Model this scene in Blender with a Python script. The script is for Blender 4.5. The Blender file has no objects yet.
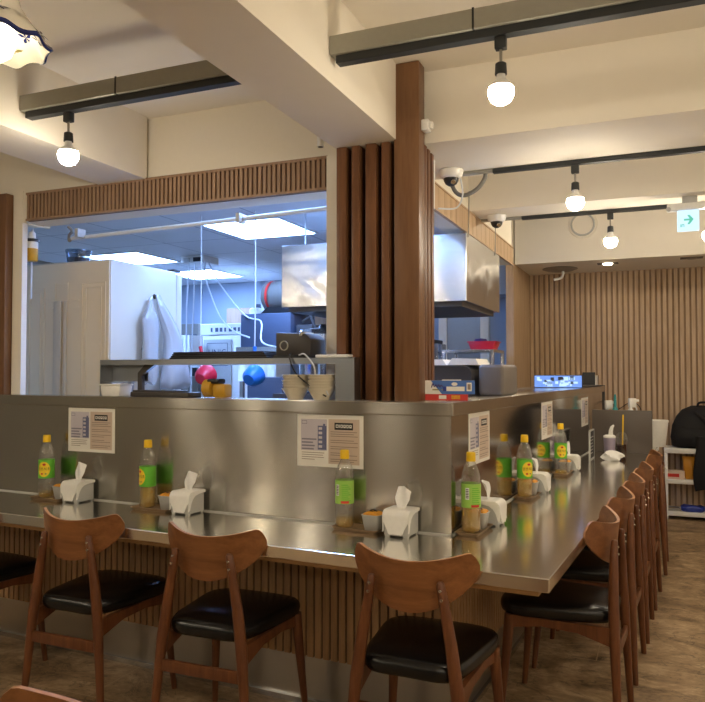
import bpy, bmesh, math, random
from mathutils import Vector, Matrix
random.seed(7)
C = bpy.context.scene.collection
PI = math.pi
SKEW = math.radians(3.5)          # the building is turned 3.5 degrees against the counter
RB = Matrix.Rotation(SKEW, 4, 'Z')

# ------------------------------------------------------------------ materials
def lin(c):
    return tuple((x/12.92 if x <= .04045 else ((x+.055)/1.055)**2.4) for x in c)
def rgb(r, g, b):
    return lin((r/255, g/255, b/255)) + (1,)
def new_mat(name):
    m = bpy.data.materials.new(name); m.use_nodes = True
    nt = m.node_tree
    return m, nt, nt.nodes['Principled BSDF']
def N(nt, t, **kw):
    n = nt.nodes.new(t)
    for k, v in kw.items():
        if k in n.inputs: n.inputs[k].default_value = v
        else: setattr(n, k, v)
    return n
def L(nt, a, b): nt.links.new(a, b)
def plain(name, col, rough=.5, metal=0, spec=.5, bump=0, scale=60, var=0.06, coat=0):
    m, nt, p = new_mat(name)
    tc = N(nt, 'ShaderNodeTexCoord')
    nz = N(nt, 'ShaderNodeTexNoise', Scale=scale, Detail=3.0)
    L(nt, tc.outputs['Object'], nz.inputs['Vector'])
    mx = N(nt, 'ShaderNodeMix', data_type='RGBA')
    mx.inputs['A'].default_value = tuple(max(0, c*(1-var)) for c in col[:3]) + (1,)
    mx.inputs['B'].default_value = tuple(min(1, c*(1+var)) for c in col[:3]) + (1,)
    L(nt, nz.outputs['Fac'], mx.inputs['Factor']); L(nt, mx.outputs['Result'], p.inputs['Base Color'])
    p.inputs['Roughness'].default_value = rough; p.inputs['Metallic'].default_value = metal
    p.inputs['Specular IOR Level'].default_value = spec
    p.inputs['Coat Weight'].default_value = coat
    if bump:
        b = N(nt, 'ShaderNodeBump', Strength=bump, Distance=.002)
        L(nt, nz.outputs['Fac'], b.inputs['Height']); L(nt, b.outputs['Normal'], p.inputs['Normal'])
    return m
def wood(name, dark, light, rough=.4, axis=2, scale=6, spec=.4):
    m, nt, p = new_mat(name)
    tc = N(nt, 'ShaderNodeTexCoord'); mp = N(nt, 'ShaderNodeMapping')
    s = [scale*4]*3; s[axis] = scale*.35
    mp.inputs['Scale'].default_value = s
    L(nt, tc.outputs['Object'], mp.inputs['Vector'])
    n1 = N(nt, 'ShaderNodeTexNoise', Scale=1.6, Detail=6.0, Distortion=.6); L(nt, mp.outputs[0], n1.inputs['Vector'])
    n2 = N(nt, 'ShaderNodeTexNoise', Scale=9.0, Detail=4.0); L(nt, mp.outputs[0], n2.inputs['Vector'])
    ad = N(nt, 'ShaderNodeMath', operation='ADD'); mu = N(nt, 'ShaderNodeMath', operation='MULTIPLY'); mu.inputs[1].default_value = .35
    L(nt, n2.outputs['Fac'], mu.inputs[0]); L(nt, n1.outputs['Fac'], ad.inputs[0]); L(nt, mu.outputs[0], ad.inputs[1])
    r = N(nt, 'ShaderNodeValToRGB'); r.color_ramp.elements[0].position = .45; r.color_ramp.elements[1].position = .9
    r.color_ramp.elements[0].color = dark; r.color_ramp.elements[1].color = light
    L(nt, ad.outputs[0], r.inputs['Fac']); L(nt, r.outputs['Color'], p.inputs['Base Color'])
    p.inputs['Roughness'].default_value = rough; p.inputs['Specular IOR Level'].default_value = spec
    return m
def steel(name, col, rough, aniso=0, brush=(3, 3, 300), var=.25, rot=.25):
    m, nt, p = new_mat(name)
    p.inputs['Base Color'].default_value = col; p.inputs['Metallic'].default_value = 1
    tc = N(nt, 'ShaderNodeTexCoord'); mp = N(nt, 'ShaderNodeMapping'); mp.inputs['Scale'].default_value = brush
    L(nt, tc.outputs['Object'], mp.inputs['Vector'])
    nz = N(nt, 'ShaderNodeTexNoise', Scale=1.0, Detail=4.0); L(nt, mp.outputs[0], nz.inputs['Vector'])
    mr = N(nt, 'ShaderNodeMapRange'); mr.inputs['To Min'].default_value = rough*(1-var); mr.inputs['To Max'].default_value = rough*(1+var)
    L(nt, nz.outputs['Fac'], mr.inputs['Value']); L(nt, mr.outputs[0], p.inputs['Roughness'])
    if aniso:
        p.inputs['Anisotropic'].default_value = aniso; p.inputs['Anisotropic Rotation'].default_value = rot
        tg = N(nt, 'ShaderNodeTangent', direction_type='RADIAL', axis='Z'); L(nt, tg.outputs[0], p.inputs['Tangent'])
    return m
def emit(name, col, s):
    m, nt, p = new_mat(name)
    p.inputs['Base Color'].default_value = (.12, .12, .12, 1) if s < 1.5 else (.9, .9, .9, 1)
    p.inputs['Emission Color'].default_value = col; p.inputs['Emission Strength'].default_value = s
    return m
def clear(name, tint, gloss=.12, extra=None):
    m, nt, p = new_mat(name); nt.nodes.remove(p)
    out = nt.nodes['Material Output']
    t = N(nt, 'ShaderNodeBsdfTransparent'); t.inputs['Color'].default_value = tint
    g = N(nt, 'ShaderNodeBsdfGlossy', Roughness=.06)
    lw = N(nt, 'ShaderNodeLayerWeight', Blend=.25)
    mr = N(nt, 'ShaderNodeMapRange'); mr.inputs['To Min'].default_value = gloss*.35; mr.inputs['To Max'].default_value = min(1, gloss*4)
    L(nt, lw.outputs['Facing'], mr.inputs['Value'])
    mx = N(nt, 'ShaderNodeMixShader'); L(nt, mr.outputs[0], mx.inputs[0])
    if extra:
        d = N(nt, 'ShaderNodeBsdfDiffuse'); d.inputs['Color'].default_value = extra[0]
        m2 = N(nt, 'ShaderNodeMixShader'); m2.inputs[0].default_value = extra[1]
        L(nt, t.outputs[0], m2.inputs[1]); L(nt, d.outputs[0], m2.inputs[2]); L(nt, m2.outputs[0], mx.inputs[1])
    else: L(nt, t.outputs[0], mx.inputs[1])
    L(nt, g.outputs[0], mx.inputs[2]); L(nt, mx.outputs[0], out.inputs['Surface'])
    return m
def floor_mat():
    m, nt, p = new_mat('stone_floor')
    tc = N(nt, 'ShaderNodeTexCoord')
    mp = N(nt, 'ShaderNodeMapping'); mp.inputs['Scale'].default_value = (1.1, 1.7, 1)
    L(nt, tc.outputs['Object'], mp.inputs['Vector'])
    n1 = N(nt, 'ShaderNodeTexNoise', Scale=3.4, Detail=8.0, Roughness=.68, Distortion=.8); L(nt, mp.outputs[0], n1.inputs['Vector'])
    n2 = N(nt, 'ShaderNodeTexNoise', Scale=22.0, Detail=6.0, Roughness=.7); L(nt, mp.outputs[0], n2.inputs['Vector'])
    n3 = N(nt, 'ShaderNodeTexNoise', Scale=2.6, Detail=6.0, Roughness=.6, Distortion=1.6); L(nt, mp.outputs[0], n3.inputs['Vector'])
    r = N(nt, 'ShaderNodeValToRGB'); e = r.color_ramp.elements
    e[0].position = .34; e[0].color = rgb(82, 63, 43); e[1].position = .70; e[1].color = rgb(214, 188, 152)
    a = e.new(.52); a.color = rgb(160, 134, 102)
    mxa = N(nt, 'ShaderNodeMix', data_type='FLOAT'); mxa.inputs[0].default_value = .3
    L(nt, n1.outputs['Fac'], mxa.inputs[2]); L(nt, n2.outputs['Fac'], mxa.inputs[3]); L(nt, mxa.outputs[0], r.inputs['Fac'])
    # thin dark veins where the third noise crosses its middle
    sb = N(nt, 'ShaderNodeMath', operation='SUBTRACT'); sb.inputs[1].default_value = .5; L(nt, n3.outputs['Fac'], sb.inputs[0])
    ab = N(nt, 'ShaderNodeMath', operation='ABSOLUTE'); L(nt, sb.outputs[0], ab.inputs[0])
    mr = N(nt, 'ShaderNodeMapRange'); mr.inputs['From Max'].default_value = .014; mr.inputs['To Min'].default_value = .45; mr.inputs['To Max'].default_value = 1
    L(nt, ab.outputs[0], mr.inputs['Value'])
    vm = N(nt, 'ShaderNodeMix', data_type='RGBA', blend_type='MULTIPLY'); vm.inputs[0].default_value = 1
    L(nt, r.outputs['Color'], vm.inputs['A']); L(nt, mr.outputs[0], vm.inputs['B'])
    # seams between the tiles
    mp2 = N(nt, 'ShaderNodeMapping'); mp2.inputs['Location'].default_value = (.3, .56, 0); L(nt, tc.outputs['Object'], mp2.inputs['Vector'])
    br = N(nt, 'ShaderNodeTexBrick'); br.offset = .5
    br.inputs['Scale'].default_value = 1; br.inputs['Mortar Size'].default_value = .003; br.inputs['Brick Width'].default_value = 1.9; br.inputs['Row Height'].default_value = .6
    L(nt, mp2.outputs[0], br.inputs['Vector'])
    sm = N(nt, 'ShaderNodeMix', data_type='RGBA'); sm.inputs['B'].default_value = rgb(176, 152, 120)
    L(nt, br.outputs['Fac'], sm.inputs['Factor']); L(nt, vm.outputs['Result'], sm.inputs['A'])
    L(nt, sm.outputs['Result'], p.inputs['Base Color'])
    p.inputs['Roughness'].default_value = .5
    b = N(nt, 'ShaderNodeBump', Strength=.25, Distance=.004); L(nt, mxa.outputs[0], b.inputs['Height']); L(nt, b.outputs['Normal'], p.inputs['Normal'])
    return m
def tile_ceiling():
    m, nt, p = new_mat('ceiling_tiles')
    tc = N(nt, 'ShaderNodeTexCoord'); br = N(nt, 'ShaderNodeTexBrick'); br.offset = 0
    br.inputs['Scale'].default_value = 1; br.inputs['Mortar Size'].default_value = .004; br.inputs['Brick Width'].default_value = .6; br.inputs['Row Height'].default_value = .6
    br.inputs['Color1'].default_value = rgb(226, 230, 234); br.inputs['Color2'].default_value = rgb(223, 227, 232); br.inputs['Mortar'].default_value = rgb(140, 148, 158)
    L(nt, tc.outputs['Object'], br.inputs['Vector']); L(nt, br.outputs['Color'], p.inputs['Base Color'])
    p.inputs['Roughness'].default_value = .7
    return m

WALL = plain('cream_paint', rgb(240, 233, 216), .75, bump=.05, scale=40, var=.02)
WALLD = plain('stone_grey_paint', rgb(138, 135, 124), .7, bump=.05, scale=40, var=.03)
CEIL = plain('ceiling_paint', rgb(238, 231, 216), .8, scale=12, var=.02)
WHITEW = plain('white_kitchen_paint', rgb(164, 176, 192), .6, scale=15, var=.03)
TILEC = tile_ceiling()
FLOOR = floor_mat()
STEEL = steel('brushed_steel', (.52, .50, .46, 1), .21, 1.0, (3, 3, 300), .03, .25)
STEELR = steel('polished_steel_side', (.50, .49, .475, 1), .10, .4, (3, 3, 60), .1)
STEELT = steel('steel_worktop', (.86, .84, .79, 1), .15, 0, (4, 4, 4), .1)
SHELFST = steel('shelf_steel', (.34, .36, .39, 1), .34, 0)
STEELB = steel('kitchen_steel', (.62, .63, .65, 1), .22, .6)
STEELH = steel('hood_steel', (.70, .70, .70, 1), .24, .0, (2, 2, 40))
_nt = STEELH.node_tree; _tc = _nt.nodes.new('ShaderNodeTexCoord'); _nz = _nt.nodes.new('ShaderNodeTexNoise'); _nz.inputs['Scale'].default_value = 3.2; _nz.inputs['Detail'].default_value = 1.0; _nz.inputs['Distortion'].default_value = .8
_bp = _nt.nodes.new('ShaderNodeBump'); _bp.inputs['Strength'].default_value = .35; _bp.inputs['Distance'].default_value = .05
_nt.links.new(_tc.outputs['Object'], _nz.inputs['Vector']); _nt.links.new(_nz.outputs['Fac'], _bp.inputs['Height']); _nt.links.new(_bp.outputs['Normal'], _nt.nodes['Principled BSDF'].inputs['Normal'])
KICK = steel('kick_steel', (.5, .48, .44, 1), .32, .6)
CHAIRW = wood('chair_walnut', rgb(88, 50, 29), rgb(124, 77, 46), .32, 2, 5)
BACKW = wood('chair_plywood', rgb(116, 72, 40), rgb(148, 98, 58), .30, 0, 5)
EDGEW = wood('plywood_edge', rgb(170, 118, 76), rgb(190, 138, 94), .45, 0, 8)
LEATHER = plain('black_leatherette', rgb(13, 13, 14), .27, spec=.5, bump=.10, scale=260, var=.15)
CHROME = plain('chrome', rgb(220, 215, 205), .15, 1)
SLATW = wood('oak_slat', rgb(156, 122, 86), rgb(186, 150, 110), .5, 2, 5)
SLATD = plain('slat_groove', rgb(84, 62, 42), .7)
WALLSLAT = wood('wall_slat_oak', rgb(184, 154, 120), rgb(206, 178, 144), .5, 2, 4)
WALLGR = plain('wall_slat_groove', rgb(156, 128, 98), .7)
HEADW = wood('fascia_oak', rgb(146, 116, 92), rgb(164, 134, 110), .5, 2, 5)
HEADG = plain('fascia_groove', rgb(98, 74, 56), .7)
TIMBER = wood('stained_timber', rgb(88, 56, 34), rgb(126, 84, 54), .42, 2, 4)
COLW = wood('column_timber', rgb(104, 70, 44), rgb(128, 92, 62), .38, 2, 4)
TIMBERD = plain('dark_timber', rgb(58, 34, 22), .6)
UNDERW = wood('counter_underlay', rgb(150, 112, 66), rgb(186, 146, 96), .5, 0, 5)
BLACK = plain('black_plastic', rgb(28, 28, 30), .4)
BLACKM = plain('matt_black_metal', rgb(38, 42, 44), .5)
GREYM = plain('grey_track_housing', rgb(158, 156, 144), .4, 0)
WHITEP = plain('white_plastic', rgb(236, 235, 230), .3)
GREYP = plain('pale_grey_plastic', rgb(184, 184, 180), .4)
TISSUE = plain('white_tissue', rgb(244, 243, 240), .85, bump=.2, scale=80)
YELLOW = plain('yellow_plastic', rgb(240, 196, 20), .35)
GREEN = plain('green_label', rgb(104, 192, 54), .4)
LGREEN = plain('pale_green_label', rgb(160, 210, 92), .4)
LYEL = plain('yellow_label', rgb(250, 215, 50), .4)
RED = plain('red_print', rgb(206, 52, 44), .45)
WHITEL = plain('white_print', rgb(240, 240, 236), .5)
DARKT = plain('black_print', rgb(30, 28, 26), .6)
TRAYW = plain('bronze_tray', rgb(146, 122, 95), .32, .25)
SEASON = plain('chilli_seasoning', rgb(224, 148, 40), .7, bump=1.0, scale=140, var=.5)
PET = clear('clear_bottle', (.985, .985, .985, 1), .26, (rgb(240, 240, 236), .035))
VIN = clear('pale_vinegar', (.98, .88, .46, 1), .10, (rgb(238, 200, 92), .30))
DRINK = clear('coffee_drink', (.35, .2, .12, 1), .1, (rgb(70, 40, 26), .6))
PAPER = plain('laminated_sheet', rgb(236, 233, 224), .28, scale=30, var=.01)
PINKP = plain('sheet_beige', rgb(205, 186, 168), .3, scale=30, var=.02)
LILAC = plain('sheet_lilac', rgb(202, 196, 204), .3, scale=30, var=.03)
INK = plain('sheet_tower', rgb(104, 108, 142), .35, scale=70, var=.3)
TXT = plain('sheet_text', rgb(150, 132, 118), .4)
TXTB = plain('sheet_text_grey', rgb(132, 128, 142), .4)
FRIDGE = plain('fridge_enamel', rgb(204, 195, 178), .35, scale=20, var=.02)
FRIDGEB = plain('fridge_back_sheet', rgb(226, 213, 188), .4, scale=20, var=.02)
FOILBAG = clear('white_plastic_bag', (.85, .86, .88, 1), .06, (rgb(200, 200, 200), .62))
RUBRED = plain('red_bowl_plastic', rgb(214, 36, 62), .35)
RUBBLUE = plain('blue_bowl_plastic', rgb(30, 116, 214), .35)
BOWLW = plain('cream_melamine', rgb(232, 224, 204), .35)
MUST = plain('mustard_plastic', rgb(200, 152, 40), .4)
SLATE = plain('blue_grey_enamel', rgb(74, 84, 104), .4)
DARKG = plain('dark_grey_plastic', rgb(66, 62, 60), .45)
TAUPE = plain('taupe_plastic', rgb(112, 104, 97), .5)
PANEL = plain('taupe_laminate', rgb(88, 79, 72), .45, scale=90, var=.05)
CARTB = plain('carton_blue', rgb(70, 112, 186), .5)
CARTW = plain('carton_white', rgb(236, 232, 224), .5)
PURPLE = plain('purple_ink', rgb(66, 48, 112), .5)
CLOTHB = plain('black_nylon', rgb(20, 20, 23), .75, bump=.6, scale=120, var=.3)
ORBAG = plain('orange_packet', rgb(196, 136, 40), .4)
PINKBOX = plain('pale_pink_box', rgb(226, 202, 186), .5)
BLUEP = plain('blue_packet', rgb(36, 56, 150), .4)
LILACM = plain('lilac_tumbler', rgb(176, 164, 184), .3, .5)
TEAL = plain('teal_bottle', rgb(60, 150, 150), .4)
CERAM = plain('glazed_white_ceramic', rgb(236, 230, 214), .2, coat=.4)
CBLUE = plain('cobalt_glaze', rgb(38, 50, 110), .25)
COLIVE = plain('olive_glaze', rgb(150, 140, 84), .3)
BULB = emit('lit_bulb_glass', (1, .87, .68, 1), 72)
BULBP = emit('lit_pendant_bulb_glass', (1, .88, .66, 1), 2.6)
BULBQ = emit('bright_pendant_bulb_glass', (1, .86, .64, 1), 34)  # stronger glow for the added pendants that are out of view
KLIGHT = emit('ceiling_panel_diffuser', (.26, .46, 1, 1), 19)
DLIGHT = emit('downlight_lens', (1, .84, .6, 1), 22)
EXITM = emit('exit_panel_face', (.50, .74, .95, 1), .62)
EXITG = emit('exit_green', (.02, .45, .30, 1), .55)
SCREEN = emit('monitor_face', (.12, .30, .85, 1), .5)
SCREENL = emit('monitor_bright', (.45, .68, 1, 1), .6)
GLASSY = clear('clear_cup', (.92, .93, .94, 1), .18)
CARAFE = clear('smoky_container', (.42, .50, .58, 1), .2)
CORD = plain('white_cord', rgb(216, 220, 224), .5)
CORDG = plain('grey_conduit', rgb(120, 118, 112), .5)
CONC = plain('warm_grey_metal', rgb(150, 146, 138), .4, .6)
BIRCH = wood('kitchen_cabinet_wood', rgb(140, 112, 88), rgb(166, 138, 112), .5, 2, 3)

# ------------------------------------------------------------------ mesh builder
class MB:
    def __init__(s): s.v = []; s.f = []; s.m = []
    def add(s, vs, fs, m=0, M=None):
        o = len(s.v)
        s.v += [tuple(M @ Vector(p)) if M else tuple(p) for p in vs]
        for f in fs: s.f.append([i+o for i in f]); s.m.append(m)
        return s
    def box(s, a, b, bev=0, m=0, M=None, seg=2):
        x0, y0, z0 = (min(a[i], b[i]) for i in range(3)); x1, y1, z1 = (max(a[i], b[i]) for i in range(3))
        vs = [(x0,y0,z0),(x1,y0,z0),(x1,y1,z0),(x0,y1,z0),(x0,y0,z1),(x1,y0,z1),(x1,y1,z1),(x0,y1,z1)]
        fs = [(0,3,2,1),(4,5,6,7),(0,1,5,4),(1,2,6,5),(2,3,7,6),(3,0,4,7)]
        if bev:
            bm = bmesh.new(); vv = [bm.verts.new(p) for p in vs]
            for f in fs: bm.faces.new([vv[i] for i in f])
            bmesh.ops.bevel(bm, geom=list(bm.edges), offset=bev, segments=seg, profile=.5, affect='EDGES')
            s.bm(bm, m, M); return s
        return s.add(vs, fs, m, M)
    def bm(s, bm, m=0, M=None):
        bm.verts.index_update()
        s.add([v.co.copy() for v in bm.verts], [[v.index for v in f.verts] for f in bm.faces], m, M); bm.free(); return s
    def prism(s, poly, z0, z1, m=0, M=None, bev=0):
        n = len(poly)
        vs = [(x, y, z0) for x, y in poly] + [(x, y, z1) for x, y in poly]
        fs = [list(range(n))[::-1], list(range(n, 2*n))] + [(i, (i+1) % n, n+(i+1) % n, n+i) for i in range(n)]
        if bev:
            b = bmesh.new(); vv = [b.verts.new(p) for p in vs]
            for f in fs: b.faces.new([vv[i] for i in f])
            bmesh.ops.bevel(b, geom=list(b.edges), offset=bev, segments=2, profile=.5, affect='EDGES')
            return s.bm(b, m, M)
        return s.add(vs, fs, m, M)
    def tube(s, pts, r, n=10, m=0, M=None, flat=1.0):
        pts = [Vector(p) for p in pts]
        if len(pts) >= 4 and not isinstance(r, (list, tuple)):
            q = [pts[0]*2-pts[1]] + pts + [pts[-1]*2-pts[-2]]; o = []
            for i in range(1, len(q)-2):
                for k in range(5):
                    t = k/5; o.append(.5*((2*q[i])+(q[i+1]-q[i-1])*t+(2*q[i-1]-5*q[i]+4*q[i+1]-q[i+2])*t*t+(3*q[i]-q[i-1]-3*q[i+1]+q[i+2])*t**3))
            pts = o + [pts[-1]]
        rs = r if isinstance(r, (list, tuple)) else [r]*len(pts)
        vs = []; up = None
        for i, p in enumerate(pts):
            d = (pts[min(i+1, len(pts)-1)] - pts[max(i-1, 0)]).normalized()
            if up is None: up = Vector((0, 0, 1)) if abs(d.z) < .9 else Vector((1, 0, 0))
            a = d.cross(up).normalized(); b = a.cross(d).normalized(); up = b
            for k in range(n):
                t = 2*PI*k/n; vs.append(p + a*rs[i]*math.cos(t) + b*rs[i]*flat*math.sin(t))
        fs = []
        for i in range(len(pts)-1):
            for k in range(n): fs.append((i*n+k, i*n+(k+1) % n, (i+1)*n+(k+1) % n, (i+1)*n+k))
        fs.append(list(range(n))[::-1]); fs.append(list(range((len(pts)-1)*n, len(pts)*n)))
        return s.add(vs, fs, m, M)
    def lathe(s, prof, n=28, m=0, M=None, a0=0, a1=2*PI):
        full = abs(a1-a0-2*PI) < 1e-6; cols = n if full else n+1
        vs = []; fs = []
        for r, z in prof:
            for k in range(cols):
                t = a0+(a1-a0)*k/n; vs.append((r*math.cos(t), r*math.sin(t), z))
        for i in range(len(prof)-1):
            for k in range(n):
                k2 = (k+1) % cols
                q = (i*cols+k, i*cols+k2, (i+1)*cols+k2, (i+1)*cols+k)
                if prof[i][0] < 1e-6: q = (q[0], q[2], q[3])
                elif prof[i+1][0] < 1e-6: q = (q[0], q[1], q[2])
                fs.append(q)
        return s.add(vs, fs, m, M)
    def cyl(s, c, r, z0, z1, n=24, m=0, M=None, r1=None):
        r1 = r if r1 is None else r1
        T_ = Matrix.Translation((c[0], c[1], 0))
        return s.lathe([(0, z0), (r, z0), (r1, z1), (0, z1)], n, m, (M @ T_) if M else T_)
    def grid(s, P, m=0, M=None, wrap=False):
        R = len(P); K = len(P[0]); vs = [p for row in P for p in row]; fs = []
        for i in range(R-1):
            for k in range(K if wrap else K-1):
                fs.append((i*K+k, i*K+(k+1) % K, (i+1)*K+(k+1) % K, (i+1)*K+k))
        return s.add(vs, fs, m, M)
    def build(s, name, mats, parent=None, smooth=35, loc=None, rz=None, weld=True):
        me = bpy.data.meshes.new(name); me.from_pydata(s.v, [], s.f)
        if not isinstance(mats, (list, tuple)): mats = [mats]
        for mt in mats: me.materials.append(mt)
        me.polygons.foreach_set('material_index', s.m)
        b = bmesh.new(); b.from_mesh(me)
        if weld: bmesh.ops.remove_doubles(b, verts=b.verts, dist=1e-6)
        bmesh.ops.recalc_face_normals(b, faces=b.faces)
        b.to_mesh(me); b.free()
        if smooth:
            me.polygons.foreach_set('use_smooth', [True]*len(me.polygons)); me.set_sharp_from_angle(angle=math.radians(smooth))
        o = bpy.data.objects.new(name, me); C.objects.link(o)
        if parent: o.parent = parent
        if loc: o.location = loc
        if rz is not None: o.rotation_euler.z = rz
        return o
def ball(r, n=20, m=14, sz=1.0):
    return [(r*math.sin(PI*i/m), -r*sz*math.cos(PI*i/m)) for i in range(m+1)]
def bpos(p): return tuple(RB @ Vector(p))
def tag(o, label, cat, group=None):
    o['label'] = label; o['category'] = cat
    if group: o['group'] = group
    return o
def thing(name, label, cat, loc, rz=0, group=None, b=False):
    o = bpy.data.objects.new(name, None); C.objects.link(o); o.empty_display_size = .05
    o.location = bpos(loc) if b else loc; o.rotation_euler.z = rz + (SKEW if b else 0)
    return tag(o, label, cat, group)
def solo(mb, name, mats, label, cat, loc=(0,0,0), rz=0, group=None, b=False, smooth=35):
    o = mb.build(name, mats, None, smooth)
    o.location = bpos(loc) if b else loc; o.rotation_euler.z = rz + (SKEW if b else 0)
    return tag(o, label, cat, group)
def struct(mb, name, mats, b=True, smooth=0):
    o = mb.build(name, mats, None, smooth); o['kind'] = 'structure'
    if b: o.rotation_euler.z = SKEW
    return o
def dup(root, loc, rz, label=None, group=None, b=False):
    r = root.copy(); C.objects.link(r); r.location = bpos(loc) if b else loc; r.rotation_euler.z = rz + (SKEW if b else 0)
    if label: r['label'] = label
    if group: r['group'] = group
    for ch in list(root.children):
        c = ch.copy(); C.objects.link(c); c.parent = r
        for g in list(ch.children):
            d = g.copy(); C.objects.link(d); d.parent = c
    return r
def text_geo(mb, txt, size, M, m=0, wrap_r=None):
    cu = bpy.data.curves.new('lettering', 'FONT'); cu.body = txt; cu.size = size; cu.align_x = 'CENTER'; cu.align_y = 'CENTER'; cu.resolution_u = 2
    o = bpy.data.objects.new('lettering', cu); C.objects.link(o); bpy.context.view_layer.update()
    me = bpy.data.meshes.new_from_object(o)
    vs = [v.co.copy() for v in me.vertices]
    if wrap_r: vs = [Vector((wrap_r*math.sin(v.x/wrap_r), -wrap_r*math.cos(v.x/wrap_r), v.y)) for v in vs]
    mb.add(vs, [list(p.vertices) for p in me.polygons], m, M)
    bpy.data.objects.remove(o); bpy.data.curves.remove(cu); bpy.data.meshes.remove(me)
FACE = Matrix.Rotation(PI/2, 4, 'X')      # lays a flat XY drawing upright, facing -y

# ------------------------------------------------------------------ setting (building frame)
CZ = 2.58
struct(MB().box((-6, -3.2, -.06), (2.3, 8.2, 0)), 'floor', FLOOR)
struct(MB().box((-6, -3.2, CZ), (2.3, 4.62, CZ+.08)).box((-6, 4.62, 2.82), (2.3, 8.2, 2.9)).box((-6, 4.56, CZ+.08), (2.3, 4.62, 2.9)), 'ceiling', CEIL)
struct(MB().box((-5.4, -3.2, 0), (-5.2, 8.2, 2.82)), 'wall_left', WALLD)
struct(MB().box((2.0, -3.2, 0), (2.2, 8.2, 2.82)), 'wall_right', WALL)
struct(MB().box((-5.2, -3.2, 0), (2.0, -3.0, CZ)), 'wall_front', WALLD)
# back wall behind vertical slats
bw = MB().box((-1.35, 7.70, 0), (2.0, 7.9, 2.82), m=1)
x = -1.245
while x < 1.98:
    bw.box((x, 7.685, .0), (x+.032, 7.70, 2.33), m=0); x += .05
struct(bw, 'wall_back', [WALLSLAT, WALLGR])
struct(MB().box((-1.25, 6.87, 2.33), (2.0, 7.70, 2.82)), 'soffit', CEIL)
# side wall of the kitchen beyond its opening, slatted
sw = MB().box((-1.31, 6.79, 0), (-1.262, 7.70, 2.82), m=2).box((-1.264, 6.79, 0), (-1.256, 7.68, 2.33), m=1)
y = 6.80
while y < 7.65:
    sw.box((-1.258, y, 0), (-1.247, y+.036, 2.33), m=0); y += .046
sw.box((-1.315, 6.77, 0), (-1.245, 6.80, 2.33), m=0)
struct(sw, 'wall_side', [WALLSLAT, WALLGR, WALL])
# beams
struct(MB().box((-1.255, -3.0, 2.27), (-.982, 2.93, CZ)), 'ceiling_beam', CEIL)
struct(MB().box((-2.605, -3.0, 2.275), (-2.315, 2.93, CZ)), 'ceiling_beam', CEIL)
struct(MB().box((-1.03, 2.93, 2.28), (2.0, 3.50, CZ)), 'ceiling_beam', CEIL)
struct(MB().box((-1.044, 4.26, 2.28), (2.0, 4.62, CZ)), 'ceiling_beam', CEIL)
# kitchen shell
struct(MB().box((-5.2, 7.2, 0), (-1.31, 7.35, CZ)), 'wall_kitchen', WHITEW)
struct(MB().box((-5.2, 3.08, 2.35), (-1.37, 7.2, 2.42)), 'kitchen_ceiling', TILEC)
struct(MB().box((-5.2, 2.95, 0), (-3.20, 2.985, CZ)), 'wall_dining', WALL)
struct(MB().box((-3.20, 2.945, 0), (-3.135, 2.98, 2.30)), 'trim_1', WALL)
struct(MB().box((-3.20, 2.95, 2.13), (-1.342, 3.08, CZ)).box((-1.342, 2.95, 2.276), (-1.20, 3.08, CZ)), 'wall_header', WALL)
struct(MB().box((-1.342, 2.915, 0), (-1.252, 3.06, 2.275)), 'trim_2', WALL)
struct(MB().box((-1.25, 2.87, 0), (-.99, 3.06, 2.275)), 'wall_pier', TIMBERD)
struct(MB().box((-1.16, 3.07, 2.145), (-1.044, 5.60, CZ)).box((-1.16, 4.62, CZ), (-1.044, 5.60, 2.82)), 'wall_side_header', WALL)
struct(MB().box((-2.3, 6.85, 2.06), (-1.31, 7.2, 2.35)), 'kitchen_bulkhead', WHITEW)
# slatted fascia over the kitchen opening
f = MB().box((-3.09, 2.935, 2.13), (-1.343, 2.95, 2.28), m=1)
f.box((-3.09, 2.922, 2.13), (-1.343, 2.936, 2.142), m=0).box((-3.09, 2.922, 2.268), (-1.343, 2.936, 2.28), m=0)
x = -3.085
while x < -1.36:
    f.box((x, 2.925, 2.142), (x+.0145, 2.936, 2.268), m=0); x += .0245
struct(f, 'trim_3', [HEADW, HEADG])
f = MB().box((-1.045, 3.10, 2.137), (-1.032, 5.60, 2.275))
for z in (2.137, 2.267): f.box((-1.033, 3.10, z), (-1.026, 5.60, z+.008), m=0)
for i in range(1, 21): f.box((-1.0325, 3.10+i*.12, 2.145), (-1.0315, 3.103+i*.12, 2.267), m=1)
struct(f, 'trim_4', [WALLSLAT, WALLGR])
struct(MB().box((-3.36, 2.90, 0), (-3.205, 2.95, 2.285), .004), 'trim_5', COLW)
# timber column and battens
tag(MB().box((-.990, 2.80, 1.20), (-.885, 2.878, CZ-.002), .003).build('timber_column', COLW, rz=SKEW), 'tall square brown timber column rising from the counter corner to the ceiling', 'column')
for i, x in enumerate((-1.246, -1.178, -1.116, -1.046)):
    tag(MB().box((x, 2.805, 1.19), (x+[.044,.036,.046,.034][i], 2.868, 2.268), .002).build('timber_batten', TIMBER, rz=SKEW),
        ['stained timber batten touching the white frame of the kitchen opening',
         'second knotty timber batten from the white kitchen frame', 'third timber batten, next to last before the square column',
         'narrow knotty timber batten closest to the left side of the square column'][i], 'batten', 'vertical battens left of the column')
for i, y in enumerate((2.905, 2.965, 3.03)):
    tag(MB().box((-.985, y, 1.19), (-.893-.004*i, y+.034, 2.27), .002).build('timber_batten', TIMBER, rz=SKEW),
        ['timber batten just behind the right side of the square column', 'middle timber batten on the right side of the column',
         'rearmost timber batten on the right of the column, under the white dome camera'][i], 'batten', 'vertical battens right of the column')

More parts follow.
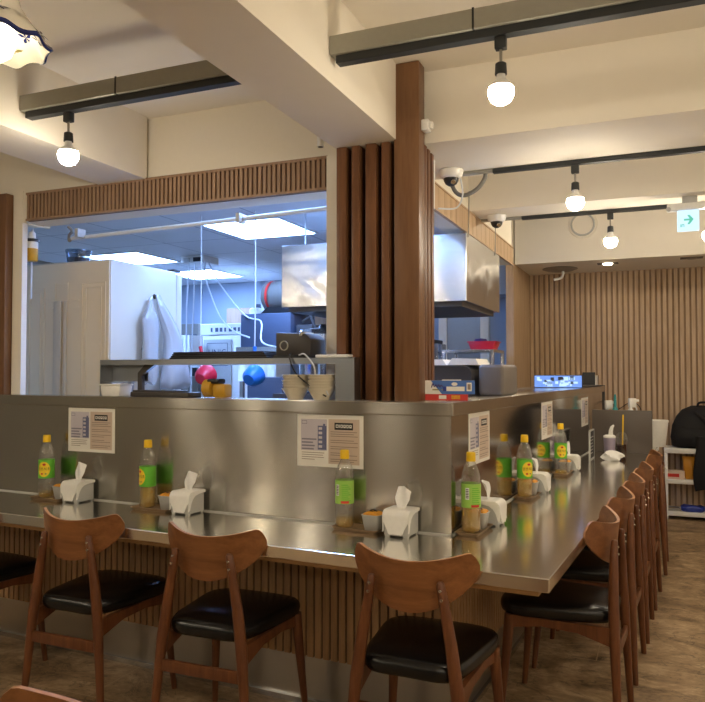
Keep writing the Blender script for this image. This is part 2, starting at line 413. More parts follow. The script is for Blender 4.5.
# ------------------------------------------------------------------ bar counter (counter frame = world)
bar = thing('bar_counter', 'long L-shaped stainless steel bar counter with raised partition and slatted wood front', 'counter', (-.888, 2.63, 0))
def cpart(mb, name, mat, smooth=0, parent=None):
    o = mb.build(name, mat, None, smooth); o.parent = parent or bar; o.matrix_parent_inverse = Matrix.Translation((.888, -2.63, 0)); return o
XL, YF = -3.55, 6.7
def Lp(o, i): return [(XL, 2.63-o), (-.888+o, 2.63-o), (-.888+o, YF), (-.888+o-i, YF), (-.888+o-i, 2.63-o+i), (XL, 2.63-o+i)]
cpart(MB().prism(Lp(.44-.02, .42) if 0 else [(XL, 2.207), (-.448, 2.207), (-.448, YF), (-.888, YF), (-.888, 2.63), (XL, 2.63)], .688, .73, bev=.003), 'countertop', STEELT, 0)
cpart(MB().prism([(XL, 2.247), (-.488, 2.247), (-.488, YF), (-.888, YF), (-.888, 2.63), (XL, 2.63)], .664, .688), 'underlay', UNDERW)
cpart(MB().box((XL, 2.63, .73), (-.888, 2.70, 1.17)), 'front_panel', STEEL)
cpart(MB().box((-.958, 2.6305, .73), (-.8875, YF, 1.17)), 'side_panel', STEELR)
cpart(MB().prism([(XL, 2.618), (-.876, 2.618), (-.876, YF), (-1.04, YF), (-1.04, 2.735), (XL, 2.735)], 1.17, 1.22, bev=.003), 'cap', STEEL, 0)
b1 = MB().box((XL, 2.642, .19), (-.90, 2.70, .664), m=1)
x = XL
while x < -.93:
    b1.box((x, 2.63, .19), (x+.027, 2.643, .664)); x += .036
cpart(b1, 'slatted_front', [SLATW, SLATD])
b1 = MB().box((-.958, 2.66, .19), (-.900, YF, .664), m=1)
y = 2.633
while y < YF-.03:
    b1.box((-.901, y, .19), (-.888, y+.027, .664)); y += .036
cpart(b1, 'slatted_side', [SLATW, SLATD])
cpart(MB().box((XL, 2.64, 0), (-.898, 2.70, .19)).box((-.958, 2.70, 0), (-.898, YF, .19)), 'kick_plate', KICK)
cpart(MB().box((XL, 2.626, 0), (-.884, 2.64, .022)).box((-.898, 2.626, 0), (-.884, YF, .022)), 'floor_trim', STEELB)
# silicone bead
cpart(MB().box((XL, 2.624, .73), (-.882, 2.63, .735)).box((-.888, 2.624, .73), (-.882, YF, .735)), 'sealant_bead', GREYP)
wt = thing('kitchen_worktop', 'stainless kitchen ledge just behind the raised partition', 'worktop', (-2.15, 2.95, 0))
MB().box((-.63, -.21, 1.17), (.62, .15, 1.20)).build('shelf_board', STEELB, wt, 0)
for xx in (-.6, .55):
    for yy in (-.19, .1): MB().box((xx, yy, 0), (xx+.04, yy+.04, 1.17)).build('leg', STEELB, wt, 0)
wt = thing('kitchen_worktop', 'stainless ledge inside the right kitchen opening carrying the grey bins', 'worktop', (-1.3, 4.3, 0))
MB().box((-.07, -1.0, 1.19), (.255, 1.6, 1.218)).build('shelf_board', STEELB, wt, 0)
for yy in (-.95, 1.5): MB().box((-.06, yy, 0), (-.02, yy+.04, 1.19)).build('leg', STEELB, wt, 0); MB().box((.18, yy, 0), (.22, yy+.04, 1.19)).build('leg', STEELB, wt, 0)

# ------------------------------------------------------------------ chairs
def make_chair(label, group):
    t = thing('dining_chair', label, 'chair', (0, 0, 0), 0, group)
    # seat cushion: rounded trapezoid, wider in front
    def outline(s, nn=56):
        pts = []
        for k in range(nn):
            a = 2*PI*k/nn; c, d = math.cos(a), math.sin(a)
            e = .42
            px = math.copysign(abs(c)**e, c); py = math.copysign(abs(d)**e, d)
            w = .187 + .030*py
            bow = -.014*(px*px) if py < 0 else .010*(1-px*px)
            pts.append((px*w*s, py*.210*s + .006 + bow*s, 0))
        return pts
    P = []
    for s_, z in ((.86, .408), (.95, .410), (.985, .420), (1.0, .435), (.99, .449), (.955, .459), (.88, .465), (.7, .4695), (.4, .472), (.12, .473)):
        P.append([(x, y, z) for x, y, _ in outline(s_)])
    s = MB().grid(P, wrap=True); nn = 56
    s.add(P[0], [list(range(nn))]); s.add(P[-1], [list(range(nn))])
    s.build('seat', LEATHER, t, 50)
    # backrest: bent plywood half-moon
    cols, rows, th = 40, 12, .011
    def bp(i, j, off):
        u = -1+2*i/cols
        top = .763 + .034*u*u
        if abs(u) > .84: top -= .046*((abs(u)-.84)/.16)**2.6
        bot = .606 + .124*(1-max(0, 1-u*u)**.72)
        z = bot + (top-bot)*j/rows
        yy = -.205 + .092*abs(u)**2.0 - (z-.70)*.10
        n = Vector((-.184*u/.207*(1 if u else 0), 1, 0)).normalized()
        return Vector((.207*u, yy, z)) + n*off
    bk = MB()
    A = [[bp(i, j, 0) for i in range(cols+1)] for j in range(rows+1)]
    B = [[bp(i, j, th) for i in range(cols+1)] for j in range(rows+1)]
    bk.grid(A); bk.grid(B)
    rim = lambda X: [X[0][i] for i in range(cols+1)] + [X[j][cols] for j in range(1, rows+1)] + [X[rows][i] for i in range(cols-1, -1, -1)] + [X[j][0] for j in range(rows-1, 0, -1)]
    bk.grid([rim(A), rim(B)], m=1, wrap=True)
    bk.build('backrest', [BACKW, EDGEW], t, 40)
    # legs
    for sx in (-1, 1):
        rear = MB().tube([(sx*.200, -.225, 0), (sx*.186, -.219, .13), (sx*.168, -.211, .32), (sx*.160, -.208, .40), (sx*.143, -.204, .52), (sx*.120, -.204, .65), (sx*.110, -.206, .706), (sx*.110, -.206, .712)],
                  [.0125, .0145, .0185, .0205, .019, .0155, .0125, .008], 12).build('leg', CHAIRW, t, 60)
        MB().tube([(sx*.205, .205, 0), (sx*.196, .192, .14), (sx*.183, .176, .33), (sx*.178, .170, .41)], [.0115, .0145, .0195, .0205], 12).build('leg', CHAIRW, t, 60)
        ap = MB()
        ap.prism([(-.205, .335), (-.195, .405), (.16, .408), (.175, .36), (.05, .378), (-.08, .372)], -.009, .009,
                 M=Matrix.Translation((sx*.170, 0, 0)) @ Matrix.Rotation(sx*-.03, 4, 'Z') @ Matrix(((0,0,1,0),(1,0,0,0),(0,1,0,0),(0,0,0,1))))
        ap.build('side_rail', CHAIRW, t, 20)
        for z in (.688, .662):
            xx = .1125 if z > .67 else .117
            MB().lathe([(0, -.0045), (.0045, -.003), (.0055, 0), (.0055, .004)], 10, M=Matrix.Translation((sx*xx, -.2185 - (.0015 if z < .67 else 0), z)) @ Matrix.Rotation(-PI/2, 4, 'X')).build('bolt', CHROME, rear)
    MB().box((-.165, .158, .360), (.165, .178, .408), .003).build('front_rail', CHAIRW, t, 30)
    MB().box((-.168, -.221, .282), (.168, -.205, .324), .004).build('stretcher', CHAIRW, t, 30)
    return t
GF, GR = 'chairs along the front of the bar', 'chairs along the right side of the bar'
ch0 = make_chair('walnut chair on the front side nearest the counter corner, seen from behind', GF)
ch0.location = (-.861, 2.302, 0); ch0.rotation_euler.z = math.radians(2)
dup(ch0, (-1.630, 2.304, 0), math.radians(4), 'second walnut chair from the counter corner on the front side, before the middle tray', GF)
dup(ch0, (-2.272, 2.302, 0), math.radians(3), 'third walnut chair from the corner on the front side, below the left tray', GF)
dup(ch0, (-3.03, 2.30, 0), math.radians(-3), 'chair at the far left edge showing only its black seat and a front leg', GF)
for i, (y, r, lb) in enumerate(((3.02, 90, 'first chair on the right side of the bar, nearest the counter corner'), (3.61, 90, 'second chair from the corner along the right side of the bar'),
        (4.15, 91, 'third chair in the row on the right side, middle of five'), (4.72, 90, 'fourth chair in the right row, one before the farthest'),
        (5.52, 92, 'farthest chair of the right row, near the white shelf rack'))):
    dup(ch0, (-.557, y, 0), math.radians(r), lb, GR)
dup(ch0, (-.945, .742, 0), math.radians(170), 'foreground chair of which only the top of the wooden back shows at the bottom left', 'chair in the foreground')

# ------------------------------------------------------------------ table sets
def make_bottle(label, loc, face, fill, group, back=False):
    """face: heading of the label's front in degrees (0 = towards -y); fill: liquid height"""
    t = thing('vinegar_bottle', label, 'bottle', loc, math.radians(face), group)
    R = .036
    prof = [(0, .004), (.026, .0), (.034, .004), (R, .014), (R, .085), (R-.001, .09), (R-.001, .182), (R, .190), (.0352, .205), (.0325, .222), (.0268, .240), (.019, .254), (.0150, .262), (.0145, .270), (.0145, .278)]
    MB().lathe(prof, 36).build('bottle_body', PET, t, 60)
    MB().lathe([(0, .296), (.015, .298), (.0172, .294), (.0180, .270), (.0180, .264), (0, .264)], 30).build('cap', YELLOW, t, 40)
    lq = [(0, .006), (.030, .006), (.0335, .014), (.0335, min(fill, .19)), (0, min(fill, .19))]
    MB().lathe(lq, 32).build('vinegar', VIN, t, 40)
    lb = MB().lathe([(R+.0004, .094), (R+.0008, .096), (R+.0008, .180), (R+.0004, .182)], 48, m=0)
    if back:
        for k in range(9):
            z = .165-.0075*k
            lb.lathe([(R+.0013, z), (R+.0013, z+.003)], 14, 3, a0=-PI/2+.15, a1=-PI/2+.85+.15*((k*7) % 3))
        lb.lathe([(R+.0013, .125), (R+.0013, .168)], 6, 2, a0=-PI/2-.55, a1=-PI/2-.15)
        for k in range(6): lb.lathe([(R+.0017, .130+k*.006), (R+.0017, .133+k*.006)], 6, 4, a0=-PI/2-.5, a1=-PI/2-.2)
        lb.lathe([(R+.0013, .096), (R+.0013, .106)], 14, 5, a0=-PI/2+.05, a1=-PI/2+.95)
        ms = [LGREEN, LYEL, WHITEL, GREEN, DARKT, RED]
    else:
        # yellow oval with lettering wrapped round the cylinder
        rr = R+.0013; P = []
        for q in (0, 1):
            P.append([(rr*math.sin(q*.030/rr*math.cos(2*PI*k/28)), -rr*math.cos(q*.030/rr*math.cos(2*PI*k/28)), .137+q*.036*math.sin(2*PI*k/28)) for k in range(28)])
        c = P[1]; lb.grid([[tuple((1-w)*P[0][k][i]+w*c[k][i] for i in range(3)) for k in range(28)] for w in (0, .35, .7, 1)], m=1, wrap=True)
        # keep the patch on the cylinder
        lb.v = [(p[0]*rr/math.hypot(p[0], p[1]), p[1]*rr/math.hypot(p[0], p[1]), p[2]) if math.hypot(p[0], p[1]) > .02 and math.hypot(p[0], p[1]) < rr-1e-4 and p[1] < 0 and len(lb.v)-i <= 112 else p for i, p in enumerate(lb.v)]
        text_geo(lb, '\uc591\uc870\uc2dd\ucd08', .0165, Matrix.Translation((0, 0, .138)), 4, R+.0020)
        for (cx, cz, rw, mm) in ((.002, .160, .008, 5), (-.008, .116, .006, 5), (.010, .116, .005, 3)):
            r2 = R+.0020; lb.add([(r2*math.sin((cx+rw*math.cos(2*PI*k/12))/r2), -r2*math.cos((cx+rw*math.cos(2*PI*k/12))/r2), cz+rw*.7*math.sin(2*PI*k/12)) for k in range(12)], [list(range(12))], mm)
        ms = [GREEN, LYEL, WHITEL, COLIVE, DARKT, RED]
    lb.build('label', ms, t, 40, weld=False)
    return t
def make_tray(label, loc, rz, w, d, group):
    mb = MB(); P = []
    def rect(hw, hd, z, r=.012, n=5):
        o = []
        for cx, cy, a0 in ((hw-r, hd-r, 0), (-hw+r, hd-r, PI/2), (-hw+r, -hd+r, PI), (hw-r, -hd+r, 3*PI/2)):
            for k in range(n): a = a0+PI/2*k/(n-1); o.append((cx+r*math.cos(a), cy+r*math.sin(a), z))
        return o
    w /= 2; d /= 2
    P = [rect(w-.010, d-.010, 0), rect(w-.002, d-.002, .010), rect(w, d, .013), rect(w-.003, d-.003, .013), rect(w-.011, d-.011, .004)]
    mb.grid(P, wrap=True); mb.add(P[0], [list(range(20))]); mb.add(P[-1], [list(range(20))])
    return solo(mb, 'condiment_tray', TRAYW, label, 'tray', loc, rz, group, smooth=40)
def make_cup(label, loc, rz, group):
    t = thing('seasoning_cup', label, 'cup', loc, rz, group); t.scale = (1.2, 1.2, 1.0)
    def sq(h, z, r): 
        o = []
        for cx, cy, a0 in ((h-r, h-r, 0), (-h+r, h-r, PI/2), (-h+r, -h+r, PI), (h-r, -h+r, 3*PI/2)):
            for k in range(4): a = a0+PI/2*k/3; o.append((cx+r*math.cos(a), cy+r*math.sin(a), z))
        return o
    P = [sq(.021, 0, .008), sq(.0225, .002, .008), sq(.0295, .058, .009), sq(.0315, .062, .009), sq(.0300, .063, .009), sq(.0275, .056, .008)]
    mb = MB().grid(P, wrap=True); mb.add(P[0], [list(range(16))]); mb.build('cup', GREYP, t, 40)
    rnd = random.Random(int(loc[0]*1000)); Q = []
    for s, z in ((1.0, .056), (.96, .064), (.7, .069), (.4, .072), (.1, .073)):
        Q.append([(x*s, y*s, z+rnd.uniform(-.003, .003)*(s < .99)) for x, y, _ in sq(.0272, 0, .008)])
    mb = MB().grid(Q, wrap=True); mb.add(Q[-1], [list(range(16))]); mb.build('seasoning', SEASON, t, 50)
    for k in range(6):
        a = rnd.uniform(0, 6.3); rr = rnd.uniform(.003, .017)
        MB().tube([(rr*math.cos(a)-.005, rr*math.sin(a), .0735), (rr*math.cos(a), rr*math.sin(a)+.002, .0755), (rr*math.cos(a)+.006, rr*math.sin(a), .0735)], .0016, 6).build('chilli_flake', DARKT, t)
    return t
def make_tissue(label, loc, rz, group, seed):
    t = thing('tissue_box', label, 'tissue box', loc, rz, group)
    W, D, Hh = .105, .112, .100
    MB().box((-W/2+.004, -D/2+.006, .004), (W/2-.004, D/2-.002, Hh-.016), .006, seg=3).build('box_body', GREYP, t, 40)
    for sx in (-1, 1):
        for sy in (-1, 1): MB().box((sx*.036-.009, sy*.042-.006, 0), (sx*.036+.009, sy*.042+.006, .006)).build('foot', GREYP, t, 0)
    # lid: curved sheet running over the top and down the front as a tapering tongue
    path = []; r = .026
    for k in range(8): path.append((D/2 - (D-r)*k/7, Hh - .004*(1-math.sin(PI*k/7))*.5))
    for k in range(1, 9): a = PI/2*k/8; path.append((-D/2+r-r*math.sin(a), Hh-r+r*math.cos(a)))
    for k in range(1, 11): path.append((-D/2-.001*k*.3, Hh-r-(Hh-r-.012)*k/10))
    A, B = [], []
    for i, (yy, z) in enumerate(path):
        if i < 16: w = W/2
        else:
            q = (i-15)/10; w = (W/2)*(1-.46*(3*q*q-2*q**3)) 
            if q > .9: w -= .006
        ny, nz = (0, 1) if i < 8 else ((-math.sin(min(1, (i-7)/8)*PI/2), math.cos(min(1, (i-7)/8)*PI/2)))
        A.append([(w*k/6, yy, z-.0025*abs(k/6)**6) for k in range(-6, 7)]); B.append([(w*k/6, yy-ny*.004, z-nz*.004-.0025*abs(k/6)**6) for k in range(-6, 7)])
    mb = MB().grid(A); mb.grid(B)
    rim = lambda X: X[0] + [X[j][-1] for j in range(1, len(X))] + X[-1][::-1][1:] + [X[j][0] for j in range(len(X)-2, 0, -1)]
    mb.grid([rim(A), rim(B)], wrap=True)
    # side cheeks of the lid, cut to an arc
    for sx in (-1, 1):
        poly = [(D/2, Hh-.003), (D/2, Hh-.014), (.01, Hh-.017), (-.012, Hh-.022), (-.028, Hh-.033), (-.039, Hh-.050), (-.045, Hh-.070), (-.049, .020), (-D/2-.001, .018)]
        poly += [(-D/2+.001, Hh-.072)] + [(-D/2+r-r*math.cos(PI/2*k/6), Hh-r+r*math.sin(PI/2*k/6)-.002) for k in range(7)]
        mb.prism(poly, -.0015, .0015, M=Matrix.Translation((sx*(W/2-.0018), 0, 0)) @ Matrix(((0,0,1,0),(1,0,0,0),(0,1,0,0),(0,0,0,1))))
    mb.build('lid', WHITEP, t, 40)
    rnd = random.Random(seed); ph = rnd.uniform(0, 6); tl = rnd.uniform(-.02, .02); hh = rnd.uniform(.072, .09)
    S = [[], []]
    for side in (0, 1):
        for j in range(11):
            v = j/10; row = []
            for i in range(11):
                u = -1+2*i/10; w = .014+.018*min(1, v*2.2)-.006*v*abs(u)
                xx = u*w + tl*v; yy = .008*math.sin(3*u+ph+2*v)*(.4+v) + .010*v*v + (.0012 if side else 0)
                z = Hh-.004 + hh*v*(1-.16*abs(u)*v*(1+.6*math.sin(ph)*u))
                row.append((xx, yy+.004, z))
            S[side].append(row)
    mb = MB().grid(S[0]); mb.grid(S[1]); mb.grid([rim(S[0]), rim(S[1])], wrap=True)
    mb.build('tissue', TISSUE, t, 60)
    return t
ZC = .7305
front = [
 dict(tray=(-2.850, 2.555, .19, .115, 0), bot=(-2.898, 2.562, 28, .028), cup=(-2.787, 2.560), box=(-2.692, 2.562), where='leftmost tray of the front bar', w2='at the left end of the front bar'),
 dict(tray=(-2.228, 2.567, .21, .110, 0), bot=(-2.282, 2.574, -22, .088), cup=(-2.160, 2.572), box=(-2.047, 2.558), where='middle tray of the front bar', w2='in the middle of the front bar'),
 dict(tray=(-1.240, 2.572, .20, .096, -3), bot=(-1.302, 2.577, 0, .036), cup=(-1.177, 2.571), box=(-1.060, 2.563), where='front tray right below the large notice', w2='on the front bar beside the counter corner')]
GB, GT, GC, GX = 'vinegar bottles with yellow caps', 'bronze condiment trays', 'seasoning cups', 'white tissue boxes'
for i, s in enumerate(front):
    tx, ty, w, d, r = s['tray']; make_tray('bronze condiment tray, ' + s['where'], (tx, ty, ZC), math.radians(r), w, d, GT)
    bx_, by_, fc, fl = s['bot']
    make_bottle(['nearly empty vinegar bottle with yellow cap on the ', 'half-full vinegar bottle with yellow oval label on the ', 'nearly empty bottle showing its barcode side on the '][i] + s['where'], (bx_, by_, ZC+.0042), fc, fl, GB, i == 2)
    make_cup('small grey cup of orange seasoning on the ' + s['where'], (s['cup'][0], s['cup'][1], ZC+.0042), 0, GC)
    make_tissue('white tissue box ' + s['w2'], (s['box'][0], s['box'][1], ZC), 0, GX, 11+i)
side = [(2.745, 2.712, 2.795, 2.905, -60, .092, True, 'tray of the right bar nearest the corner'), (3.61, 3.575, 3.672, 3.782, 50, .090, False, 'middle tray of the right bar'), (4.53, 4.487, 4.592, 4.695, 20, .022, False, 'far tray of the right bar')]
for i, (ty, by, cy, xy, fc, fl, bk, wh) in enumerate(side):
    make_tray('bronze condiment tray, ' + wh, (-.835, ty, ZC), PI/2, .215, .095, GT)
    make_bottle(['amber-filled bottle, barcode side out, on the ', 'vinegar bottle with yellow oval label on the ', 'almost empty vinegar bottle with oval label on the '][i] + wh, (-.838, by, ZC+.0042), [15, 42, 20][i], fl, GB, bk)
    make_cup('small grey cup of orange seasoning on the ' + wh, (-.833, cy, ZC+.0042), 0, GC)
    make_tissue('white tissue box beside the ' + wh, (-.822, xy, ZC), PI/2, GX, 31+i)

# notices
def make_notice(label, loc, rz, group):
    W, Hh = .297, .208; mb = MB()
    mb.box((-W/2, -.0012, -Hh/2), (W/2, 0, Hh/2), m=0)
    def q(x0, z0, x1, z1, m, y=-.0016): mb.box((x0, y, z0), (x1, -.001, z1), m=m)
    q(-.132, -.040, -.012, .086, 1); q(-.005, -.090, .132, .088, 2)
    q(-.132, -.090, -.012, -.040, 0, -.0015)
    q(-.054, -.036, -.014, .060, 3, -.0019); q(-.030, .060, -.020, .068, 3, -.0019)
    for k in range(5): q(-.050, -.028+.018*k, -.034, -.018+.018*k, 1, -.0021)
    q(-.128, .066, -.104, .080, 4, -.0019); q(-.126, .068, -.106, .078, 1, -.0021)
    for k in range(4): q(-.128, .002-.013*k, -.128+[.068,.052,.060,.056][k], .008-.013*k, 4, -.0019)
    for k in range(4): q(-.128, -.050-.009*k, -.128+[.104,.098,.102,.06][k], -.0475-.009*k, 5, -.0018)
    q(.022, .046, .104, .074, 6, -.0019)
    for k, (a, w) in enumerate(((.028, .012), (.043, .003), (.049, .010), (.062, .010), (.075, .010), (.088, .010))):
        q(a, .054, a+w, .067, 0, -.0022)
        if w > .005: q(a+.003, .057+.002*(k % 2), a+w-.003, .064, 6, -.0025)
    z = .036
    for k, n in enumerate((3, 2, 2, 2, 2)):
        for j in range(n):
            q(.004, z, .004+[.118, .104, .121, .08][(k+j) % 4], z+.0028, 5, -.0019); z -= .0085
        z -= .008
    return solo(mb, 'notice_sheet', [PAPER, LILAC, PINKP, INK, TXTB, TXT, DARKT], label, 'notice', loc, rz, group, smooth=0)
GN = 'laminated notices on the steel partition'
make_notice('laminated notice on the front partition at the left above a tissue box', (-2.680, 2.6295, 1.058), 0, GN)
make_notice('laminated notice on the front partition behind the bottle nearest the corner', (-1.395, 2.6295, 1.058), 0, GN)
make_notice('laminated notice on the right partition nearest the corner', (-.887, 2.990, 1.064), PI/2, GN)
make_notice('laminated notice on the right partition, middle of three', (-.887, 4.345, 1.060), PI/2, GN)
make_notice('laminated notice on the right partition farthest away by the end panel', (-.887, 5.70, 1.045), PI/2, GN)

# far end of the right bar
solo(MB().box((-.215, -.012, 0), (.215, .012, .318), .004), 'divider_board', PANEL, 'taupe laminate divider board standing across the far end of the bar', 'divider', (-.658, 5.96, ZC))
def tumbler():
    t = thing('tumbler', 'lilac metal tumbler with white lid standing by the divider board', 'tumbler', (-.70, 5.58, ZC))
    MB().lathe([(0, 0), (.032, 0), (.034, .004), (.042, .125), (.042, .14)], 28).lathe([(.0405, .05), (.0405, .054)], 28).build('cup_body', LILACM, t, 40)
    MB().lathe([(.043, .138), (.043, .15), (.03, .158), (0, .16)], 28).build('lid', WHITEP, t, 40)
    MB().tube([(.008, 0, .155), (.010, 0, .19), (.018, 0, .215), (.03, 0, .228)], [.016, .014, .011, .006], 10).build('spout', WHITEP, t)
    return t
tumbler()
t = thing('takeaway_cup', 'clear takeaway cup of iced coffee with a yellow straw', 'cup', (-.625, 5.64, ZC))
MB().lathe([(0, .001), (.030, 0), (.042, .125), (.043, .128)], 28).build('cup_body', GLASSY, t, 40)
MB().lathe([(0, .004), (.0285, .004), (.037, .085), (0, .085)], 28).build('coffee', DRINK, t, 40)
MB().lathe([(.044, .126), (.044, .134), (.038, .16), (.022, .178), (.006, .18)], 28).build('dome_lid', GLASSY, t, 40)
MB().tube([(.004, 0, .01), (.012, 0, .30)], .005, 8).build('straw', YELLOW, t)
# crumpled tissue
rnd = random.Random(4); P = []
for i in range(13):
    th = PI*i/12; row = []
    for k in range(26):
        a = 2*PI*k/26; r = .062*(1+.22*math.sin(3*a+i)+.15*math.sin(7*a+2*i)+rnd.uniform(-.1, .1))
        row.append((r*math.sin(th)*math.cos(a), .62*r*math.sin(th)*math.sin(a), max(0, .030-.034*math.cos(th)*(1+.3*rnd.random()))))
    P.append(row)
solo(MB().grid(P, wrap=True), 'crumpled_napkin', TISSUE, 'crumpled white napkin lying on the steel bar near the tumbler', 'napkin', (-.655, 5.36, ZC), smooth=80)
t = thing('menu_board', 'black menu board with white frame standing against the right partition', 'menu board', (-.80, 5.42, ZC), math.radians(91))
MB().box((-.10, -.004, .006), (.10, .004, .196)).build('board', DARKT, t, 0)
fm = MB()
for a, b in (((-.106, -.006, 0), (.106, .006, .008)), ((-.106, -.006, .194), (.106, .006, .202)), ((-.106, -.006, 0), (-.098, .006, .202)), ((.098, -.006, 0), (.106, .006, .202))): fm.box(a, b)
for k in range(6): fm.box((-.08, -.0055, .04+.022*k), (.02+.012*(k % 3), -.0035, .046+.022*k))
fm.build('frame', GREYP, t, 0)
# behind the divider
def spray(label, loc, mat, h, g=None):
    t = thing('spray_bottle', label, 'spray bottle', loc, .6, g)
    MB().lathe([(0, 0), (.036, 0), (.04, .006), (.04, h*.55), (.03, h*.72), (.014, h*.8), (.014, h*.84)], 24).build('bottle_body', mat, t, 40)
    MB().box((-.016, -.014, h*.82), (.045, .014, h), .006).box((.04, -.006, h*.93), (.07, .006, h*.98), .002).build('spray_head', WHITEP, t, 40)
    MB().tube([(.035, 0, h*.86), (.05, 0, h*.8), (.055, 0, h*.7)], .006, 8).build('trigger', WHITEP, t)
spray('white spray bottle behind the divider board, right of the teal bottle', (-.62, 6.22, ZC), WHITEP, .40)
spray('white spray bottle left of the teal bottle behind the divider board', (-.80, 6.25, ZC), GREYP, .38)
t = thing('squeeze_bottle', 'slim teal bottle standing behind the divider board', 'bottle', (-.735, 6.22, ZC))
MB().lathe([(0, 0), (.026, 0), (.028, .01), (.028, .30), (.012, .33)], 20).build('bottle_body', TEAL, t, 40)
MB().lathe([(.012, .33), (.011, .40), (.006, .43), (0, .43)], 16).build('nozzle', TEAL, t, 40)
t = thing('lidded_bin', 'white plastic tub with lid at the end of the bar beyond the divider', 'tub', (-.455, 6.56, ZC))
t.location = (-.45, 6.56, ZC)
MB().lathe([(0, 0), (.058, 0), (.062, .006), (.085, .20), (.085, .205), (0, .205)], 30).build('tub_body', WHITEP, t, 40)
MB().lathe([(.089, .198), (.09, .212), (.084, .216), (0, .22)], 30).build('lid', WHITEP, t, 40)
# right partition end post and objects on the cap
cpart(MB().box((-.96, YF+.001, .73), (-.876, YF+.03, 1.225), .002), 'end_post', DARKG)
t = thing('monitor', 'wide low screen glowing blue on the far end of the partition', 'monitor', (-1.065, 5.62, 1.2205), math.radians(4))
MB().box((-.175, -.008, .0), (.175, .015, .094), .002).build('bezel', BLACK, t, 0)
sc = MB().box((-.170, -.0095, .004), (.170, -.007, .090), m=0)
rnd = random.Random(3)
for k in range(26):
    x0 = rnd.uniform(-.165, .12); z0 = rnd.uniform(.008, .06); sc.box((x0, -.0102, z0), (x0+rnd.uniform(.01, .045), -.0094, min(.088, z0+rnd.uniform(.01, .028))), m=1 if k % 4 else 2)
sc.build('screen', [SCREEN, SCREENL, SLATE], t, 0)
t = thing('folding_tablet', 'dark flat tray tablet lying on the far end of the partition', 'tablet', (-.955, 6.1, 1.2205), math.radians(80))
MB().box((-.26, -.07, 0), (.22, .07, .012), .003).build('slab', DARKG, t, 0)
MB().box((-.2, .072, 0), (-.18, .078, .02)).build('hinge', BLACK, t, 0)
solo(MB().box((-.012, -.05, 0), (.012, .05, .115), .003), 'upright_card_reader', BLACK, 'small black upright card reader at the far end of the partition', 'card reader', (-.965, 6.42, 1.2205), math.radians(-70), smooth=0)
t = thing('steel_can', 'small shiny steel canister at the far end of the partition', 'canister', (-.955, 6.61, 1.2205))
MB().lathe([(0, 0), (.045, 0), (.045, .085), (0, .085)], 24).build('can_body', STEELB, t, 40); MB().lathe([(.046, .08), (.046, .09), (0, .093)], 24).build('lid', CHROME, t, 40)
# cartons and bins near the column
ca = thing('carton', 'blue and white food carton lying on a red carton beside the timber column', 'carton', (-.972, 2.865, 1.2455), math.radians(16))
cb = MB().box((-.100, -.025, 0), (-.030, .025, .054), m=1).box((-.030, -.025, 0), (.100, .025, .054), m=0)
cb.build('box_body', [CARTB, CARTW], ca, 0)
pr = MB(); pr.prism([(.0, .0), (.0, .0543), (-.045, .0543)], .0252, .0258, m=0, M=Matrix.Translation((-.03, 0, 0)) @ Matrix(((1,0,0,0),(0,0,-1,0),(0,1,0,0),(0,0,0,1))))
pr.box((-.012, -.0258, .012), (.060, -.0252, .030), m=1).box((.068, -.0258, .012), (.088, -.0252, .046), m=1).box((.072, -.0262, .018), (.084, -.0256, .040), m=3)
pr.box((-.026, -.0258, .012), (-.013, -.0252, .030), m=2); pr.lathe([(0, 0), (.012, 0)], 16, 1, Matrix.Translation((.02, -.0257, .040)) @ Matrix.Diagonal((1, 1, .6, 1)) @ Matrix.Rotation(PI/2, 4, 'X'))
pr.box((-.068, -.0258, .015), (-.022, -.0252, .020), m=4)
pr.build('printed_panel', [CARTB, CARTW, BLUEP, TXT, COLIVE], ca, 0, weld=False)
MB().tube([(-.072, -.0262, .026), (-.066, -.0262, .042), (-.060, -.0262, .030), (-.054, -.0262, .038), (-.049, -.0262, .028), (-.043, -.0262, .038), (-.038, -.0262, .028), (-.033, -.0262, .036), (-.026, -.0262, .028)], .0022, 6).build('script_lettering', PURPLE, ca)
MB().box((-.03, -.024, .0542), (.045, .024, .0575)).build('flap', CARTW, ca, 0)
cr = thing('carton', 'flat red carton under the blue and white carton beside the column', 'carton', (-.985, 2.865, 1.2205), math.radians(16))
MB().box((-.095, -.026, 0), (.085, .026, .024), m=0).build('box_body', RED, cr, 0)
MB().box((-.03, -.0266, .005), (.0, -.0258, .020), m=0).box((.02, -.0266, .005), (.055, -.0258, .020), m=1).build('printed_panel', [CARTW, SEASON], cr, 0)
bi = thing('storage_bin', 'wide dark grey rounded bin with cream flaps behind the cartons', 'bin', (-1.19, 3.60, 1.2185), math.radians(0))
bi.location = (-1.205, 3.60, 1.2185)
MB().prism([(-.15, 0), (.14, 0), (.14, .10)]+[(.14-.04*(1-math.cos(a)), .11+.035*math.sin(a)) for a in (0, .5, 1.0, 1.57)]+[(-.15, .145)], -.14, .14, M=Matrix(((1,0,0,0),(0,0,-1,0),(0,1,0,0),(0,0,0,1)))).build('bin_body', DARKG, bi, 30)
MB().prism([(-.15, .146), (.10, .146), (.10, .150), (-.15, .150)], -.15, .15, M=Matrix(((1,0,0,0),(0,0,-1,0),(0,1,0,0),(0,0,0,1)))).build('rim', TAUPE, bi, 0)
MB().prism([(-.14, 0), (.0, 0), (-.02, .028), (-.11, .028)], -.10, .10, M=Matrix.Translation((0, 0, .151)) @ Matrix(((1,0,0,0),(0,0,-1,0),(0,1,0,0),(0,0,0,1)))).build('flap', CARTW, bi, 0)
